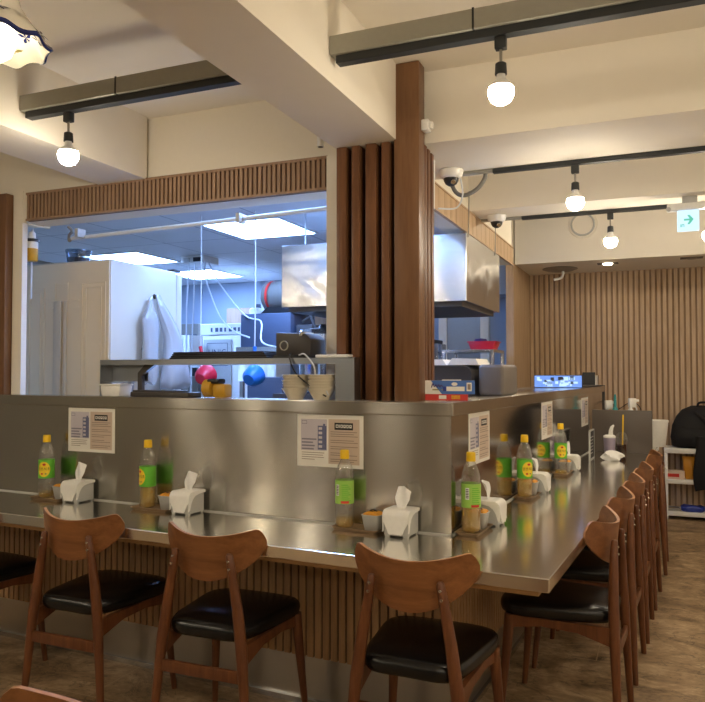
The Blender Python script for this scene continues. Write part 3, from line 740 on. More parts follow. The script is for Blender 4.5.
MB().prism([(.005, 0), (.165, 0), (.15, .030), (.03, .034)], -.10, .10, M=Matrix.Translation((0, 0, .151)) @ Matrix(((1,0,0,0),(0,0,-1,0),(0,1,0,0),(0,0,0,1)))).build('flap', CARTW, bi, 0)
solo(MB().box((-.062, -.14, 0), (.062, .14, .150), .018, seg=4), 'storage_bin', TAUPE, 'taupe rounded bin standing right of the wide dark grey bin', 'bin', (-.975, 3.62, 1.2205), smooth=40)

# ------------------------------------------------------------------ kitchen seen through the front opening (building frame)
fr = thing('refrigerator', 'tall white refrigerator with its pressed metal back turned to the dining room', 'refrigerator', (-3.14, 3.6, 0), b=True)
MB().box((-.32, -.33, .04), (.32, .27, 1.965), .008).build('cabinet', FRIDGE, fr, 30)
MB().box((-.318, .275, .06), (.318, .335, 1.955), .012).build('door', FRIDGE, fr, 30)
MB().box((.25, .26, 1.966), (.31, .33, 1.985), .004).build('hinge', DARKG, fr, 30)
bp = MB().box((-.312, -.336, .05), (.312, -.330, 1.955), m=0)
for a, b_, z1 in ((-.30, -.155, 1.82), (.12, .29, 1.84)):
    for w in (0, .028): 
        for (p, q_) in (((a+w, z1-w-.006), (b_-w, z1-w)), ((a+w, .4), (a+w+.006, z1-w)), ((b_-w-.006, .4), (b_-w, z1-w))):
            bp.box((p[0], -.341, p[1]), (q_[0], -.336, q_[1]), m=0)
for z in (1.74, 1.70): bp.box((-.14, -.340, z), (-.09, -.336, z+.006)).box((.05, -.340, z), (.10, -.336, z+.006))
bp.box((-.08, -.340, 1.84), (.02, -.336, 1.846)).box((-.08, -.340, 1.74), (-.074, -.336, 1.846)).box((.014, -.340, 1.74), (.02, -.336, 1.846))
bp.build('back_panel', FRIDGEB, fr, 0)
MB().box((-.075, -.352, .10), (-.020, -.336, 1.74), .003).build('duct_cover', FRIDGE, fr, 30); MB().box((-.006, -.348, .10), (.016, -.336, 1.74), .003).build('duct_cover', FRIDGE, fr, 30)
MB().lathe([(0, .012), (.01, .01), (.016, 0)], 14, M=Matrix.Translation((.321, .05, 1.79)) @ Matrix.Rotation(PI/2, 4, 'Y')).build('hook', DARKG, fr, 40)
MB().lathe([(0, .012), (.01, .01), (.016, 0)], 14, M=Matrix.Translation((.321, -.05, 1.47)) @ Matrix.Rotation(PI/2, 4, 'Y')).build('hook', DARKG, fr, 40)
def bag(label, loc, keys, seed):
    rnd = random.Random(seed); P = []
    for z, y0, y1, d in keys:
        row = []
        for k in range(36):
            a = 2*PI*k/36; rp = 1+.10*math.sin(5*a+z*9)+.07*math.sin(9*a-z*14+seed)
            row.append((d*(.55+.5*math.cos(a)*rp), (y0+y1)/2+(y1-y0)/2*math.sin(a)*(1+.05*math.sin(7*a+z*20)), z+.012*math.sin(4*a+seed)))
        P.append(row)
    mb = MB().grid(P, wrap=True); mb.add(P[-1], [list(range(36))]); mb.add(P[0], [list(range(36))])
    return solo(mb, 'plastic_bag', FOILBAG, label, 'plastic bag', loc, b=True, smooth=70)
bag('white plastic bag hanging on the side of the refrigerator, larger of the two', (-2.80, 0, 0), [(1.79, 3.63, 3.67, .012), (1.74, 3.63, 3.70, .03), (1.66, 3.64, 3.76, .06), (1.60, 3.66, 3.80, .07), (1.54, 3.68, 3.82, .08), (1.45, 3.66, 3.84, .10), (1.36, 3.64, 3.87, .11), (1.27, 3.62, 3.90, .11), (1.24, 3.63, 3.88, .09)], 1)
bag('slimmer white plastic bag hanging at the near left of the larger bag', (-2.795, -.045, 0), [(1.77, 3.61, 3.64, .01), (1.70, 3.57, 3.63, .03), (1.655, 3.52, 3.65, .055), (1.60, 3.53, 3.67, .05), (1.5, 3.53, 3.65, .06), (1.4, 3.52, 3.64, .07), (1.31, 3.52, 3.63, .08), (1.27, 3.53, 3.62, .07)], 5)
t = thing('round_container', 'smoky clear round container standing on top of the refrigerator', 'container', (-3.27, 3.50, 1.966), b=True)
MB().lathe([(0, .001), (.062, 0), (.072, .10)], 28).build('tub_body', CARAFE, t, 40); MB().lathe([(0, .003), (.060, .003), (.066, .06), (0, .06)], 28).build('contents', SLATE, t, 40)
MB().lathe([(.076, .096), (.076, .108), (0, .112)], 28).build('lid', CARAFE, t, 40)
t = thing('water_filter', 'white wall-mounted filter cartridge with amber lower half by the left post', 'water filter', (-3.150, 3.024, 1.935), b=True)
MB().lathe([(0, 0), (.028, 0), (.032, .006), (.032, .068), (0, .068)], 24).build('amber_sump', MUST, t, 40)
MB().lathe([(0, .068), (.032, .068), (.032, .118), (.020, .124), (.018, .155), (.012, .160), (0, .160)], 24).build('filter_head', WHITEP, t, 40)
MB().lathe([(.032, .104), (.038, .105), (.038, .120), (.032, .121)], 24).box((-.0375, -.014, .092), (-.028, .014, .122)).build('clamp', BLACK, t, 40)
MB().tube([(0, 0, .155), (-.015, .02, .175), (-.03, .03, .13), (-.032, .03, .0), (-.032, .03, -.2)], .005, 8).build('hose', CORD, t)
t = thing('conduit_pipe', 'white pipe running under the header of the kitchen opening', 'pipe', (0, 0, 0), b=True)
MB().tube([(-2.98, 3.14, 2.066), (-2.1, 3.12, 2.079), (-1.36, 3.10, 2.092)], .011, 10).build('pipe', CORD, t)
for x in (-2.9, -1.9): MB().box((x, 3.075, 2.06), (x+.02, 3.135, 2.105)).build('clip', GREYP, t, 0)
MB().tube([(-2.98, 3.14, 2.066), (-3.0, 3.14, 2.055), (-2.99, 3.13, 2.085), (-2.95, 3.11, 2.10), (-2.97, 3.10, 2.125)], .008, 8).build('valve', CONC, t)
tag(MB().tube([(-3.088, 2.94, 2.27), (-3.082, 2.935, 2.2), (-3.085, 2.93, 2.13), (-3.06, 2.94, 2.11), (-3.0, 3.0, 2.10)], .005, 8).build('white_cable', CORD, rz=SKEW), 'white cable looping down the left end of the slatted fascia', 'cable')
# serving shelf
sh = thing('serving_shelf', 'low stainless serving shelf on the partition cap carrying trays and a printer', 'shelf', (-1.96, 2.68, 1.2205))
ZS = 1.2205+.172
MB().prism([(-.694, -.025), (.661, -.025), (.661, .034), (.42, .034), (.42, .18), (-.694, .18)], .147, .172).build('shelf_board', SHELFST, sh, 0)
MB().box((.576, -.024, 0), (.661, .033, .147)).build('end_box', SHELFST, sh, 0)
MB().box((-.694, -.025, 0), (-.688, .05, .147)).box((-.688, .046, .07), (-.46, .05, .147)).build('end_plate', SHELFST, sh, 0)
MB().box((-.694, -.025, .064), (-.54, .05, .069)).build('lower_ledge', SHELFST, sh, 0)
MB().prism([(-.46, .147), (-.40, .147), (-.475, .10), (-.475, .0), (-.50, .0), (-.50, .11)], -.01, .01, M=Matrix.Translation((0, .03, 0)) @ Matrix(((1,0,0,0),(0,0,-1,0),(0,1,0,0),(0,0,0,1)))).build('bracket', DARKG, sh, 0)
for xx in (-.68, .38): MB().box((xx, .15, -.020), (xx+.02, .17, .147)).build('rear_leg', SHELFST, sh, 0)
for i in range(4):
    solo(MB().prism([(-.265+.01*i, -.075), (.262-.004*i, -.075), (.262-.004*i, .07), (-.265+.01*i, .07)], 0, .0075, bev=.002), 'serving_tray', BLACK,
         ['bottom dark serving tray of the stack on the serving shelf', 'second dark serving tray from the bottom of the stack', 'third dark serving tray from the bottom of the stack', 'topmost dark serving tray of the stack on the shelf'][i], 'tray', (-1.985-.003*i, 2.75, ZS+.0005+.008*i), group='dark trays on the serving shelf')
pt = thing('receipt_printer', 'black receipt printer sitting on the serving shelf beside the tray stack', 'printer', (-1.615, 2.76, ZS+.0005))
MB().prism([(-.085, .012), (.085, .012), (.085, .080), (.062, .104), (-.085, .110)], -.085, .05, bev=.004, M=Matrix(((1,0,0,0),(0,0,-1,0),(0,1,0,0),(0,0,0,1)))).build('case', DARKG, pt, 30)
MB().lathe([(.017, -.003), (.021, -.003), (.021, .002), (.017, .002), (.017, -.003)], 20, M=Matrix.Translation((-.02, -.091, .052)) @ Matrix.Rotation(PI/2, 4, 'X')).build('round_badge', GREYM, pt, 30)
MB().box((-.08, -.08, 0), (.08, .045, .012)).build('base', BLACK, pt, 0)
MB().box((.045, -.075, .092), (.055, .03, .110)).build('lever', CHROME, pt, 0)
solo(MB().box((-.075, -.024, 0), (.075, .024, .012), .003), 'flat_box', WHITEP, 'flat white box on the right end of the serving shelf', 'box', (-1.405, 2.685, ZS+.0005))
tag(MB().tube([(-1.60, 2.668, ZS+.02), (-1.592, 2.645, ZS-.0), (-1.56, 2.640, 1.33), (-1.48, 2.640, 1.27), (-1.42, 2.645, 1.235)], .0032, 8).build('printer_cable', BLACK), 'black cable falling from the receipt printer in front of the bowls', 'cable')
tag(MB().tube([(-1.56, 2.668, ZS+.012), (-1.52, 2.645, ZS+.014), (-1.475, 2.640, 1.36), (-1.465, 2.640, 1.31), (-1.44, 2.640, 1.30), (-1.41, 2.645, 1.24)], .0032, 8).build('printer_cable', CORD), 'white cable falling from the receipt printer in front of the bowls', 'cable')
bowlp = [(0, .004), (.030, .004), (.032, 0), (.034, .006), (.048, .03), (.058, .043), (.060, .045), (.057, .046), (.045, .032), (.028, .012), (0, .010)]
b0 = MB().lathe(bowlp, 28).build('soup_bowl', BOWLW)
for s_, (x, y, n) in enumerate(((-1.583, 2.682, 6), (-1.457, 2.676, 6))):
    for k in range(n):
        o = b0 if (s_ == 0 and k == 0) else b0.copy()
        if o is not b0: C.objects.link(o)
        o.location = (x+.002*((k*5) % 3-1), y, 1.2205+k*.0115)
        tag(o, ['cream bowl nested in the left stack under the serving shelf', 'cream bowl nested in the right stack under the serving shelf'][s_], 'bowl', ['bowls in the left stack', 'bowls in the right stack'][s_])
t = thing('tape_dispenser', 'mustard yellow tape dispenser with black top under the serving shelf', 'tape dispenser', (-2.0, 2.69, 1.2205))
MB().lathe([(.022, -.022), (.04, -.022), (.04, .022), (.022, .022), (.022, -.022)], 24, M=Matrix.Translation((-.028, 0, .042)) @ Matrix.Rotation(PI/2, 4, 'Y')).build('tape_roll', MUST, t, 40)
MB().box((.0, -.03, 0), (.07, .03, .062), .012).build('body', MUST, t, 40)
MB().box((-.03, -.028, .062), (.035, .028, .084), .008).build('grip', BLACK, t, 40)
t = thing('plastic_tub', 'white plastic tub on the ledge at the left end of the serving shelf', 'tub', (-2.578, 2.685, 1.2205))
MB().prism([(-.055, 0), (.055, 0), (.062, .05), (-.062, .05)], -.042, .042, bev=.005, M=Matrix(((1,0,0,0),(0,0,-1,0),(0,1,0,0),(0,0,0,1)))).build('tub_body', WHITEP, t, 30); MB().box((-.066, -.045, .05), (.066, .045, .058), .003).build('lid', WHITEP, t, 30)
solo(MB().box((-.17, -.045, 0), (.17, .045, .022), .004).box((-.16, -.04, .022), (.1, .04, .030), .003), 'cutlery_tray', DARKG, 'shallow dark cutlery tray under the left part of the serving shelf', 'tray', (-2.285, 2.69, 1.2205))
# hanging scoops
def scoop(label, pos, mat, hx):
    t = thing('water_scoop', label, 'scoop', pos, b=True)
    M = Matrix.Rotation(math.radians(-68), 4, 'X')
    MB().lathe([(0, -.05), (.035, -.048), (.056, -.02), (.066, .03), (.068, .045), (.063, .045), (.06, .03), (.05, -.015), (.03, -.04), (0, -.043)], 28, M=M).build('scoop_bowl', mat, t, 50)
    MB().tube([(hx*.2, .03, .05), (hx*.6, .03, .10), (hx, .03, .19)], [.012, .010, .012], 10).build('handle', mat, t)
    MB().tube([(hx, .03, .19), (hx+.004, .03, .5), (hx+.002, .03, 2.348-pos[2])], .004, 6).build('hanging_cord', CORD, t)
scoop('red plastic scoop hanging behind the serving shelf', (-2.685, 3.98, 1.31), RUBRED, -.05)
scoop('blue plastic scoop hanging behind the serving shelf', (-2.335, 3.98, 1.305), RUBBLUE, .0)

# hood and back equipment
ho = thing('exhaust_hood', 'big stainless exhaust hood hanging over the kitchen range', 'exhaust hood', (-1.595, 4.53, 0), b=True)
MB().box((-.585, -.46, 1.735), (.585, .45, 2.12), .003).build('hood_body', STEELH, ho, 0)
MB().box((-.55, -.43, 1.708), (.55, .42, 1.737)).build('filter_recess', DARKG, ho, 0)
for x, y in ((-.50, -.3), (.3, -.3), (-.5, .3)): MB().tube([(x, y, 2.115), (x, y, 2.3495)], .006, 8).build('hanger_rod', CORD, ho)
for y in (-.42, .30):
    MB().tube([(.588, y, 2.10), (.592, y, 2.36)], .0035, 6).build('hanger_wire', CONC, ho)
for i, (x, y) in enumerate(((-2.60, 4.54), (-4.35, 5.3), (-4.35, 6.42), (-1.80, 3.50))):  # last panel is out of view, added to light the hood front
    t = thing('ceiling_light_panel', ['square lit ceiling panel nearest the kitchen opening', 'lit ceiling panel behind the refrigerator', 'farthest lit ceiling panel near the kitchen back wall', 'lit ceiling panel hidden above the slatted fascia at the right'][i], 'ceiling light', (x, y, 2.35), group='kitchen ceiling light panels', b=True)
    fm = MB()
    for a, b_ in (((-.305, -.305), (.305, -.29)), ((-.305, .29), (.305, .305)), ((-.305, -.29), (-.29, .29)), ((.29, -.29), (.305, .29))): fm.box((a[0], a[1], -.012), (b_[0], b_[1], -.0005))
    fm.build('frame', WHITEP, t, 0); MB().box((-.29, -.29, -.009), (.29, .29, -.001)).build('diffuser', KLIGHT, t, 0)
t = thing('junction_box', 'white electrical box on the kitchen ceiling with hanging cords', 'electrical box', (-3.76, 5.5, 2.35), b=True)
MB().box((-.115, -.12, -.06), (.115, .12, 0), .004).build('box_body', WHITEP, t, 0)
MB().box((-.08, -.135, -.055), (-.02, -.12, -.02)).box((.02, -.135, -.055), (.10, -.12, -.02), m=1).build('sockets', [GREYP, BLACK], t, 0)
for i, pts in enumerate(([(-3.62, 5.37, 2.28), (-3.5, 5.2, 2.12), (-3.3, 5.1, 1.8), (-3.1, 5.0, 1.66), (-2.9, 4.9, 1.60)], [(-3.58, 5.37, 2.27), (-3.35, 5.2, 2.05), (-3.0, 5.0, 1.78), (-2.8, 4.9, 1.72), (-2.62, 4.6, 1.55), (-2.4, 4.5, 1.5)], [(-3.72, 5.37, 2.28), (-3.73, 5.36, 1.9), (-3.75, 5.36, 1.3)], [(-3.78, 5.37, 2.28), (-3.80, 5.36, 1.9), (-3.80, 5.36, 1.3)])):
    tag(MB().tube(pts, .006, 8).build('power_cord', CORD, rz=SKEW), ['white cord sagging from the ceiling box toward the mixer', 'longer white cord sagging in front of the mixer', 'right one of two white cords dropping straight from the ceiling box', 'left one of two white cords dropping straight from the ceiling box'][i], 'cord', 'cords of the kitchen ceiling box')
ic = thing('ice_machine', 'white cabinet machine with UNIC lettering at the back of the kitchen', 'machine', (-3.90, 6.55, 0), b=True)
MB().box((-.34, -.32, 0), (.34, .3, 1.70), .008).build('cabinet', WHITEP, ic, 30)
d = MB().box((-.30, -.338, 1.0), (.02, -.32, 1.66), .004, m=0)
for a, b_ in (((-.26, 1.40), (-.02, 1.405)), ((-.26, 1.62), (-.02, 1.625)), ((-.26, 1.40), (-.255, 1.625)), ((-.025, 1.40), (-.02, 1.625))): d.box((a[0], -.340, a[1]), (b_[0], -.337, b_[1]), m=1)
text_geo(d, 'UNIC', .085, Matrix.Translation((-.14, -.3395, 1.53)) @ FACE, 1)
d.build('door', [GREYP, SLATE], ic, 0, weld=False)
mk = MB().box((-.345, -.33, 1.705), (.345, .3, 1.815), .006, m=1)
for k in range(9): mk.box((-.22+.052*k, -.333, 1.735), (-.22+.052*k+[.02, .034, .03][k % 3], -.329, 1.775))
mk.build('control_band', [SLATE, WHITEP], ic, 0, weld=False)
for i, (x, w, h) in enumerate(((-3.72, .11, .20), (-3.58, .12, .28))):
    t = thing('jerry_can', ['white plastic jug on top of the UNIC machine, left one', 'taller white plastic jug on top of the UNIC machine, right one'][i], 'jug', (x, 6.45, 1.8155), b=True)
    MB().box((-w/2, -.09, 0), (w/2, .09, h*.8), .025, seg=3).build('jug_body', WHITEP, t, 40); MB().lathe([(0, h*.78), (.028, h*.78), (.028, h), (0, h)], 16).build('cap', SLATE, t, 40)
mx = thing('dough_mixer', 'blue-grey machine with a grey drum on top standing before the kitchen hood', 'mixer', (-2.72, 5.15, 0), b=True)
MB().box((-.32, -.15, 1.53), (.12, .28, 1.79), .008).build('motor_housing', SLATE, mx, 30)
MB().lathe([(0, -.17), (.09, -.165), (.125, -.13), (.125, .13), (.09, .165), (0, .17)], 28, M=Matrix.Translation((-.02, 0, 1.93)) @ Matrix.Rotation(PI/2, 4, 'Y') @ Matrix.Rotation(.2, 4, 'X')).build('drum', CONC, mx, 40)
MB().lathe([(.1265, -.012), (.1265, .012)], 28, M=Matrix.Translation((-.09, 0, 1.93)) @ Matrix.Rotation(PI/2, 4, 'Y') @ Matrix.Rotation(.2, 4, 'X')).build('red_stripe', RED, mx, 40)
MB().prism([(-.16, 0), (.16, 0), (.10, .05), (-.10, .05)], -.12, .12, M=Matrix.Translation((-.0, 0, 1.79)) @ Matrix(((1,0,0,0),(0,0,-1,0),(0,1,0,0),(0,0,0,1)))).build('cradle', BLACK, mx, 0)
MB().box((-.34, -.18, 1.49), (.32, .32, 1.53)).build('table_board', STEELB, mx, 0)
for x, y in ((-.32, -.16), (.28, -.16), (-.32, .28), (.28, .28)): MB().box((x, y, 0), (x+.03, y+.03, 1.49)).build('leg', STEELB, mx, 0)
MB().box((.14, -.1, 1.53), (.28, .12, 1.70), .01).build('gearbox', DARKG, mx, 30)
MB().tube([(.2, -.1, 1.72), (.28, -.13, 1.76), (.32, -.13, 1.66)], .012, 8).build('lever', DARKG, mx)
solo(MB().box((-.14, -.12, 0), (.14, .12, 1.30), .006), 'flour_cabinet', SLATE, 'dark blue cabinet below the mixer beyond the bowls', 'cabinet', (-2.60, 4.72, 0), b=True)
P = []
for j in range(9):
    z = 1.47-.2*j/8; P.append([(-.17+.34*i/20, -.012-.02*math.sin(i*1.3)*(.2+j/8), z+.006*math.sin(i*2)) for i in range(21)])
tw = MB().grid(P); tw.grid([[(x, y+.008, z) for x, y, z in r] for r in P])
tag(tw.build('hanging_cloth', TISSUE, None, 60, loc=bpos((-2.86, 4.955, 0)), rz=SKEW), 'white cloth hanging from the mixer table edge', 'cloth')
ov = thing('oven', 'dark built-in oven with blue display at the back left of the kitchen', 'oven', (-4.62, 6.6, 0), b=True)
MB().box((-.3, -.3, .0), (.3, .3, 1.83), .006).build('cabinet', CONC, ov, 0); MB().box((-.28, -.31, 1.30), (.28, -.30, 1.58)).build('door', BLACK, ov, 0)
MB().box((-.28, -.312, 1.63), (.28, -.30, 1.72)).build('control_panel', SLATE, ov, 0); MB().tube([(-.2, -.34, 1.6), (.2, -.34, 1.6)], .008, 8).build('handle', CHROME, ov)
for i in range(3):
    solo(MB().box((-.012, -.12, 0), (.012, .12, .28), .002), 'cutting_board', WHITEP, ['left white cutting board standing upright by the oven', 'middle white cutting board standing upright by the oven', 'right white cutting board standing upright by the oven'][i], 'cutting board', (-4.24+.045*i, 6.0, 1.4105), .05, 'cutting boards by the oven', b=True, smooth=0)
t = thing('side_table', 'steel table carrying the upright cutting boards at the kitchen back', 'table', (-4.25, 6.0, 0), b=True)
MB().box((-.25, -.2, 1.38), (.18, .17, 1.41)).build('tabletop', STEELB, t, 0)
for x, y in ((-.23, -.18), (.14, -.18), (-.23, .13), (.14, .13)): MB().box((x, y, 0), (x+.03, y+.03, 1.38)).build('leg', STEELB, t, 0)
t = thing('wall_cabinet', 'pale wood wall cabinet high on the kitchen back wall', 'cabinet', (-3.75, 7.04, 1.6), b=True)
MB().box((-.62, -.14, 0), (.75, .158, .43)).build('carcass', BIRCH, t, 0)
for k in range(4): MB().box((-.61+.34*k, -.15, .01), (-.28+.34*k, -.14, .42)).build('door', BIRCH, t, 0)
t = thing('stock_pot', 'steel stock pot on the kitchen range near the opening frame', 'pot', (-2.06, 4.42, 1.2), b=True)
MB().lathe([(0, 0), (.15, 0), (.155, .01), (.155, .38), (.16, .385), (0, .385)], 28).build('pot_body', STEELB, t, 40)
MB().lathe([(.162, .383), (.15, .41), (.03, .43), (.02, .45), (0, .45)], 28).build('lid', STEELB, t, 40)
for s_ in (-1, 1): MB().tube([(s_*.15, -.05, .30), (s_*.20, -.04, .31), (s_*.20, .04, .31), (s_*.15, .05, .30)], .008, 8).build('handle', CHROME, t)
t = thing('kitchen_range', 'stainless cooking range below the exhaust hood', 'range', (-1.80, 4.60, 0), b=True)
MB().box((-.5, -.42, 0), (.45, .42, 1.16), .005).build('body', STEELB, t, 0); MB().box((-.5, -.42, 1.16), (.45, .42, 1.199)).build('cooktop', DARKG, t, 0)
for k in range(4): MB().lathe([(0, .03), (.02, .03), (.025, 0)], 14, M=Matrix.Translation((-.35+.2*k, -.42, 1.05)) @ Matrix.Rotation(PI/2, 4, 'X')).build('knob', BLACK, t)

# ------------------------------------------------------------------ right kitchen opening
ss = thing('steel_rack', 'stainless rack with a red basket on top inside the right kitchen opening', 'rack', (-1.56, 6.45, 0), b=True)
MB().box((-.20, -.25, 1.505), (.25, .20, 1.53)).build('shelf_board', STEELB, ss, 0); MB().box((-.20, -.25, .9), (.25, .20, .92)).build('shelf_board', STEELB, ss, 0)
for x, y in ((-.2, -.25), (.222, -.25), (-.2, .172), (.222, .172)): MB().box((x, y, 0), (x+.028, y+.028, 1.505)).build('leg', STEELB, ss, 0)
t = thing('plastic_basket', 'red plastic basket on top of the steel rack', 'basket', (-1.43, 6.38, 1.5305), b=True)
MB().prism([(-.095, 0), (.095, 0), (.12, .065), (-.12, .065)], -.10, .10, bev=.006, M=Matrix(((1,0,0,0),(0,0,-1,0),(0,1,0,0),(0,0,0,1)))).build('basket_body', RUBRED, t, 30)
MB().box((-.126, -.106, .062), (.126, .106, .072), .003).build('rim', RUBRED, t, 30)
MB().lathe([(0, 0), (.06, .0), (.05, .022), (0, .03)], 16, M=Matrix.Translation((-.03, 0, .0725))).build('contents', PURPLE, t, 40)
t = thing('griddle', 'flat topped appliance with a dark lid at the back of the right opening', 'griddle', (-1.62, 4.5, 1.2), b=True)
t.location = bpos((-1.98, 6.42, 1.29))
MB().box((-.28, -.14, 0), (.16, .14, .30), .008).build('body', STEELB, t, 30); MB().box((-.29, -.15, .30), (.13, .14, .335), .006).build('lid', BLACK, t, 30)
for x in (-.04, .06): MB().lathe([(0, .02), (.016, .018), (.018, 0)], 14, M=Matrix.Translation((x, -.14, .16)) @ Matrix.Rotation(PI/2, 4, 'X')).build('knob', WHITEP, t)
t2 = thing('griddle_stand', 'low steel stand carrying the griddle appliance', 'stand', bpos((-2.02, 6.42, 0)), SKEW)
MB().box((-.26, -.16, 1.25), (.24, .16, 1.289)).build('board', STEELB, t2, 0)
for x, y in ((-.25, -.15), (.20, -.15), (-.25, .12), (.20, .12)): MB().box((x, y, 0), (x+.03, y+.03, 1.25)).build('leg', STEELB, t2, 0)
for i in range(3):
    P = []
    solo(MB().lathe([(0, 0), (.055, 0), (.075, .006), (.08, .014), (.072, .014), (.05, .008), (0, .008)], 24, M=Matrix.Translation((0, 0, .08)) @ Matrix.Rotation(math.radians(76), 4, 'X')), 'saucer', WHITEP,
         ['nearest white plate standing on edge behind the dark bin', 'middle white plate standing on edge behind the dark bin', 'rearmost white plate standing on edge behind the dark bin'][i], 'plate', (-1.42+.05*i, 3.98+.03*i, 1.2185), .9, 'plates on edge behind the bins')
t = thing('plate_rack', 'low wire rack holding the white plates upright', 'rack', (-1.37, 4.02, 1.2185))
t.location = (-1.37, 4.13, 1.2185)
MB().tube([(-.12, -.01, .005), (.12, .05, .005)], .004, 6).build('wire', CHROME, t); MB().tube([(-.12, .03, .005), (.12, .09, .005)], .004, 6).build('wire', CHROME, t)
t = thing('step_stool', 'blue plastic stool with a white roll on it by the kitchen wall', 'stool', (-1.50, 7.0, 0), b=True)
MB().box((-.17, -.15, 1.17), (.17, .15, 1.21), .01).build('seat', RUBBLUE, t, 30)
for x, y in ((-.15, -.13), (.12, -.13), (-.15, .10), (.12, .10)): MB().box((x, y, 0), (x+.03, y+.03, 1.17)).build('leg', RUBBLUE, t, 0)
solo(MB().lathe([(.02, -.10), (.055, -.10), (.06, -.09), (.06, .09), (.055, .10), (.02, .10), (.02, -.10)], 24, M=Matrix.Translation((0, 0, .06)) @ Matrix.Rotation(PI/2, 4, 'Y')), 'paper_roll', TISSUE, 'white paper roll lying on the blue stool', 'paper roll', (-1.48, 7.0, 1.2105), b=True)
dr = MB().box((-1.98, 7.17, 0), (-1.64, 7.2, 1.99), m=0).box((-1.64, 7.15, 0), (-1.56, 7.2, 2.03), m=1).box((-2.06, 7.15, 0), (-1.98, 7.2, 2.03), m=1)
struct(dr, 'door_1', [CONC, WALL])

# ------------------------------------------------------------------ shelf rack with bags against the back wall
rk = thing('shelf_rack', 'white three-tier shelf rack against the slatted back wall', 'shelf rack', (.45, 7.52, 0), b=True)
for z, h in ((.035, .04), (.325, .04), (.60, .045)): MB().box((-.45, -.155, z), (.75, .155, z+h), .006).build('shelf_board', WHITEP, rk, 30)
for x in (-.45, .72):
    for y in (-.155, .125): MB().box((x, y, 0), (x+.03, y+.03, .60), .004).build('upright', WHITEP, rk, 30)
bk = thing('backpack', 'bulky black backpack resting on the top of the white rack', 'backpack', (.345, 7.535, .6455), b=True)
P = []
for j, (z, w, d) in enumerate(((0, .24, .11), (.02, .285, .135), (.10, .295, .14), (.20, .27, .135), (.28, .23, .12), (.34, .18, .10), (.375, .11, .06), (.38, .03, .02))):
    P.append([(w*math.copysign(abs(math.cos(a))**.75, math.cos(a))*(1+.04*math.sin(5*a+j))-.05*(z/.38)*0, d*math.copysign(abs(math.sin(a))**.75, math.sin(a))*(1+.05*math.sin(4*a+2*j)), z+.008*math.sin(3*a+j)*(j > 0)) for a in [2*PI*k/32 for k in range(32)]])
mb = MB().grid(P, wrap=True); mb.add(P[0], [list(range(32))]); mb.add(P[-1], [list(range(32))]); mb.build('bag_body', CLOTHB, bk, 70)
P = []
for j, (z, w, d) in enumerate(((.0, .19, .0), (.01, .2, .045), (.09, .205, .055), (.15, .18, .045), (.17, .15, .0))):
    P.append([(-.04+w*math.cos(a), -.115-d*math.sin(a), z+.01) for a in [PI*k/16 for k in range(17)]])
MB().grid(P).build('front_pocket', CLOTHB, bk, 70)
MB().tube([(-.08, -.10, .33), (.0, -.15, .26), (.08, -.16, .15), (.10, -.14, .03)], [.02, .03, .03, .02], 10, flat=.45).build('strap', CLOTHB, bk)
MB().tube([(-.06, .0, .37), (-.04, 0, .41), (.03, 0, .41), (.06, 0, .37)], .01, 8).build('carry_handle', CLOTHB, bk)
jk = thing('hanging_jacket', 'black jacket draped over the front edge of the white rack', 'jacket', (.40, 7.345, 0), b=True)
P = []
for j in range(15):
    v = j/14; z = .76-.46*v; row = []
    for i in range(25):
        u = -1+2*i/24; w = .12+.035*math.sin(2.2*v+.3)
        row.append((u*w+.01*math.sin(6*v), -.045*(1-u*u)**.5*(.6+.5*math.sin(3*v+.4))-.012*math.sin(4.5*u+3*v)-.012, z-.03*u*u*v))
    P.append(row)
mb = MB().grid(P); mb.grid([[(x, .005, z) for x, y, z in r] for r in P])
R_ = lambda X: X[0] + [X[j][-1] for j in range(1, len(X))] + X[-1][::-1][1:] + [X[j][0] for j in range(len(X)-2, 0, -1)]
mb.grid([R_(P), R_([[(x, .005, z) for x, y, z in r] for r in P])], wrap=True); mb.build('jacket_body', CLOTHB, jk, 70)
MB().tube([(.07, -.06, .72), (.10, -.075, .6), (.11, -.07, .45), (.10, -.06, .34)], [.045, .045, .04, .035], 12, flat=.6).build('sleeve', CLOTHB, jk)
t = thing('tissue_carton', 'pale pink carton on the middle shelf of the white rack', 'carton', (.085, 7.43, .3655), b=True)
MB().box((-.085, -.05, 0), (.085, .05, .075), .002).build('box_body', PINKBOX, t, 0); MB().box((-.06, -.0508, .02), (.04, -.0498, .05), m=0).build('printed_band', RED, t, 0)
P = []
for j, (z, w, d) in enumerate(((0, .045, .03), (.02, .055, .04), (.10, .055, .045), (.17, .05, .03), (.205, .055, .006))):
    P.append([(w*math.cos(a)-.10*z, d*math.sin(a)*(1+.15*math.sin(5*a+j)), z) for a in [2*PI*k/24 for k in range(24)]])
mb = MB().grid(P, wrap=True); mb.add(P[0], [list(range(24))]); mb.add(P[-1], [list(range(24))])
solo(mb, 'snack_packet', ORBAG, 'crinkled orange packet leaning on the middle shelf of the white rack', 'packet', (.225, 7.44, .3655), b=True, smooth=60)
P = []
for j, (z, s_) in enumerate(((0, .85), (.012, 1), (.04, 1), (.052, .8))):
    P.append([(.10*s_*math.copysign(abs(math.cos(a))**.6, math.cos(a)), .06*s_*math.copysign(abs(math.sin(a))**.6, math.sin(a))*(1+.1*math.sin(6*a+j)), z+.006*math.sin(3*a)*(j > 1)) for a in [2*PI*k/24 for k in range(24)]])
mb = MB().grid(P, wrap=True); mb.add(P[0], [list(range(24))]); mb.add(P[-1], [list(range(24))])
solo(mb, 'blue_packet', BLUEP, 'dark blue packet lying on the bottom shelf of the white rack', 'packet', (.235, 7.44, .0755), b=True, smooth=60)
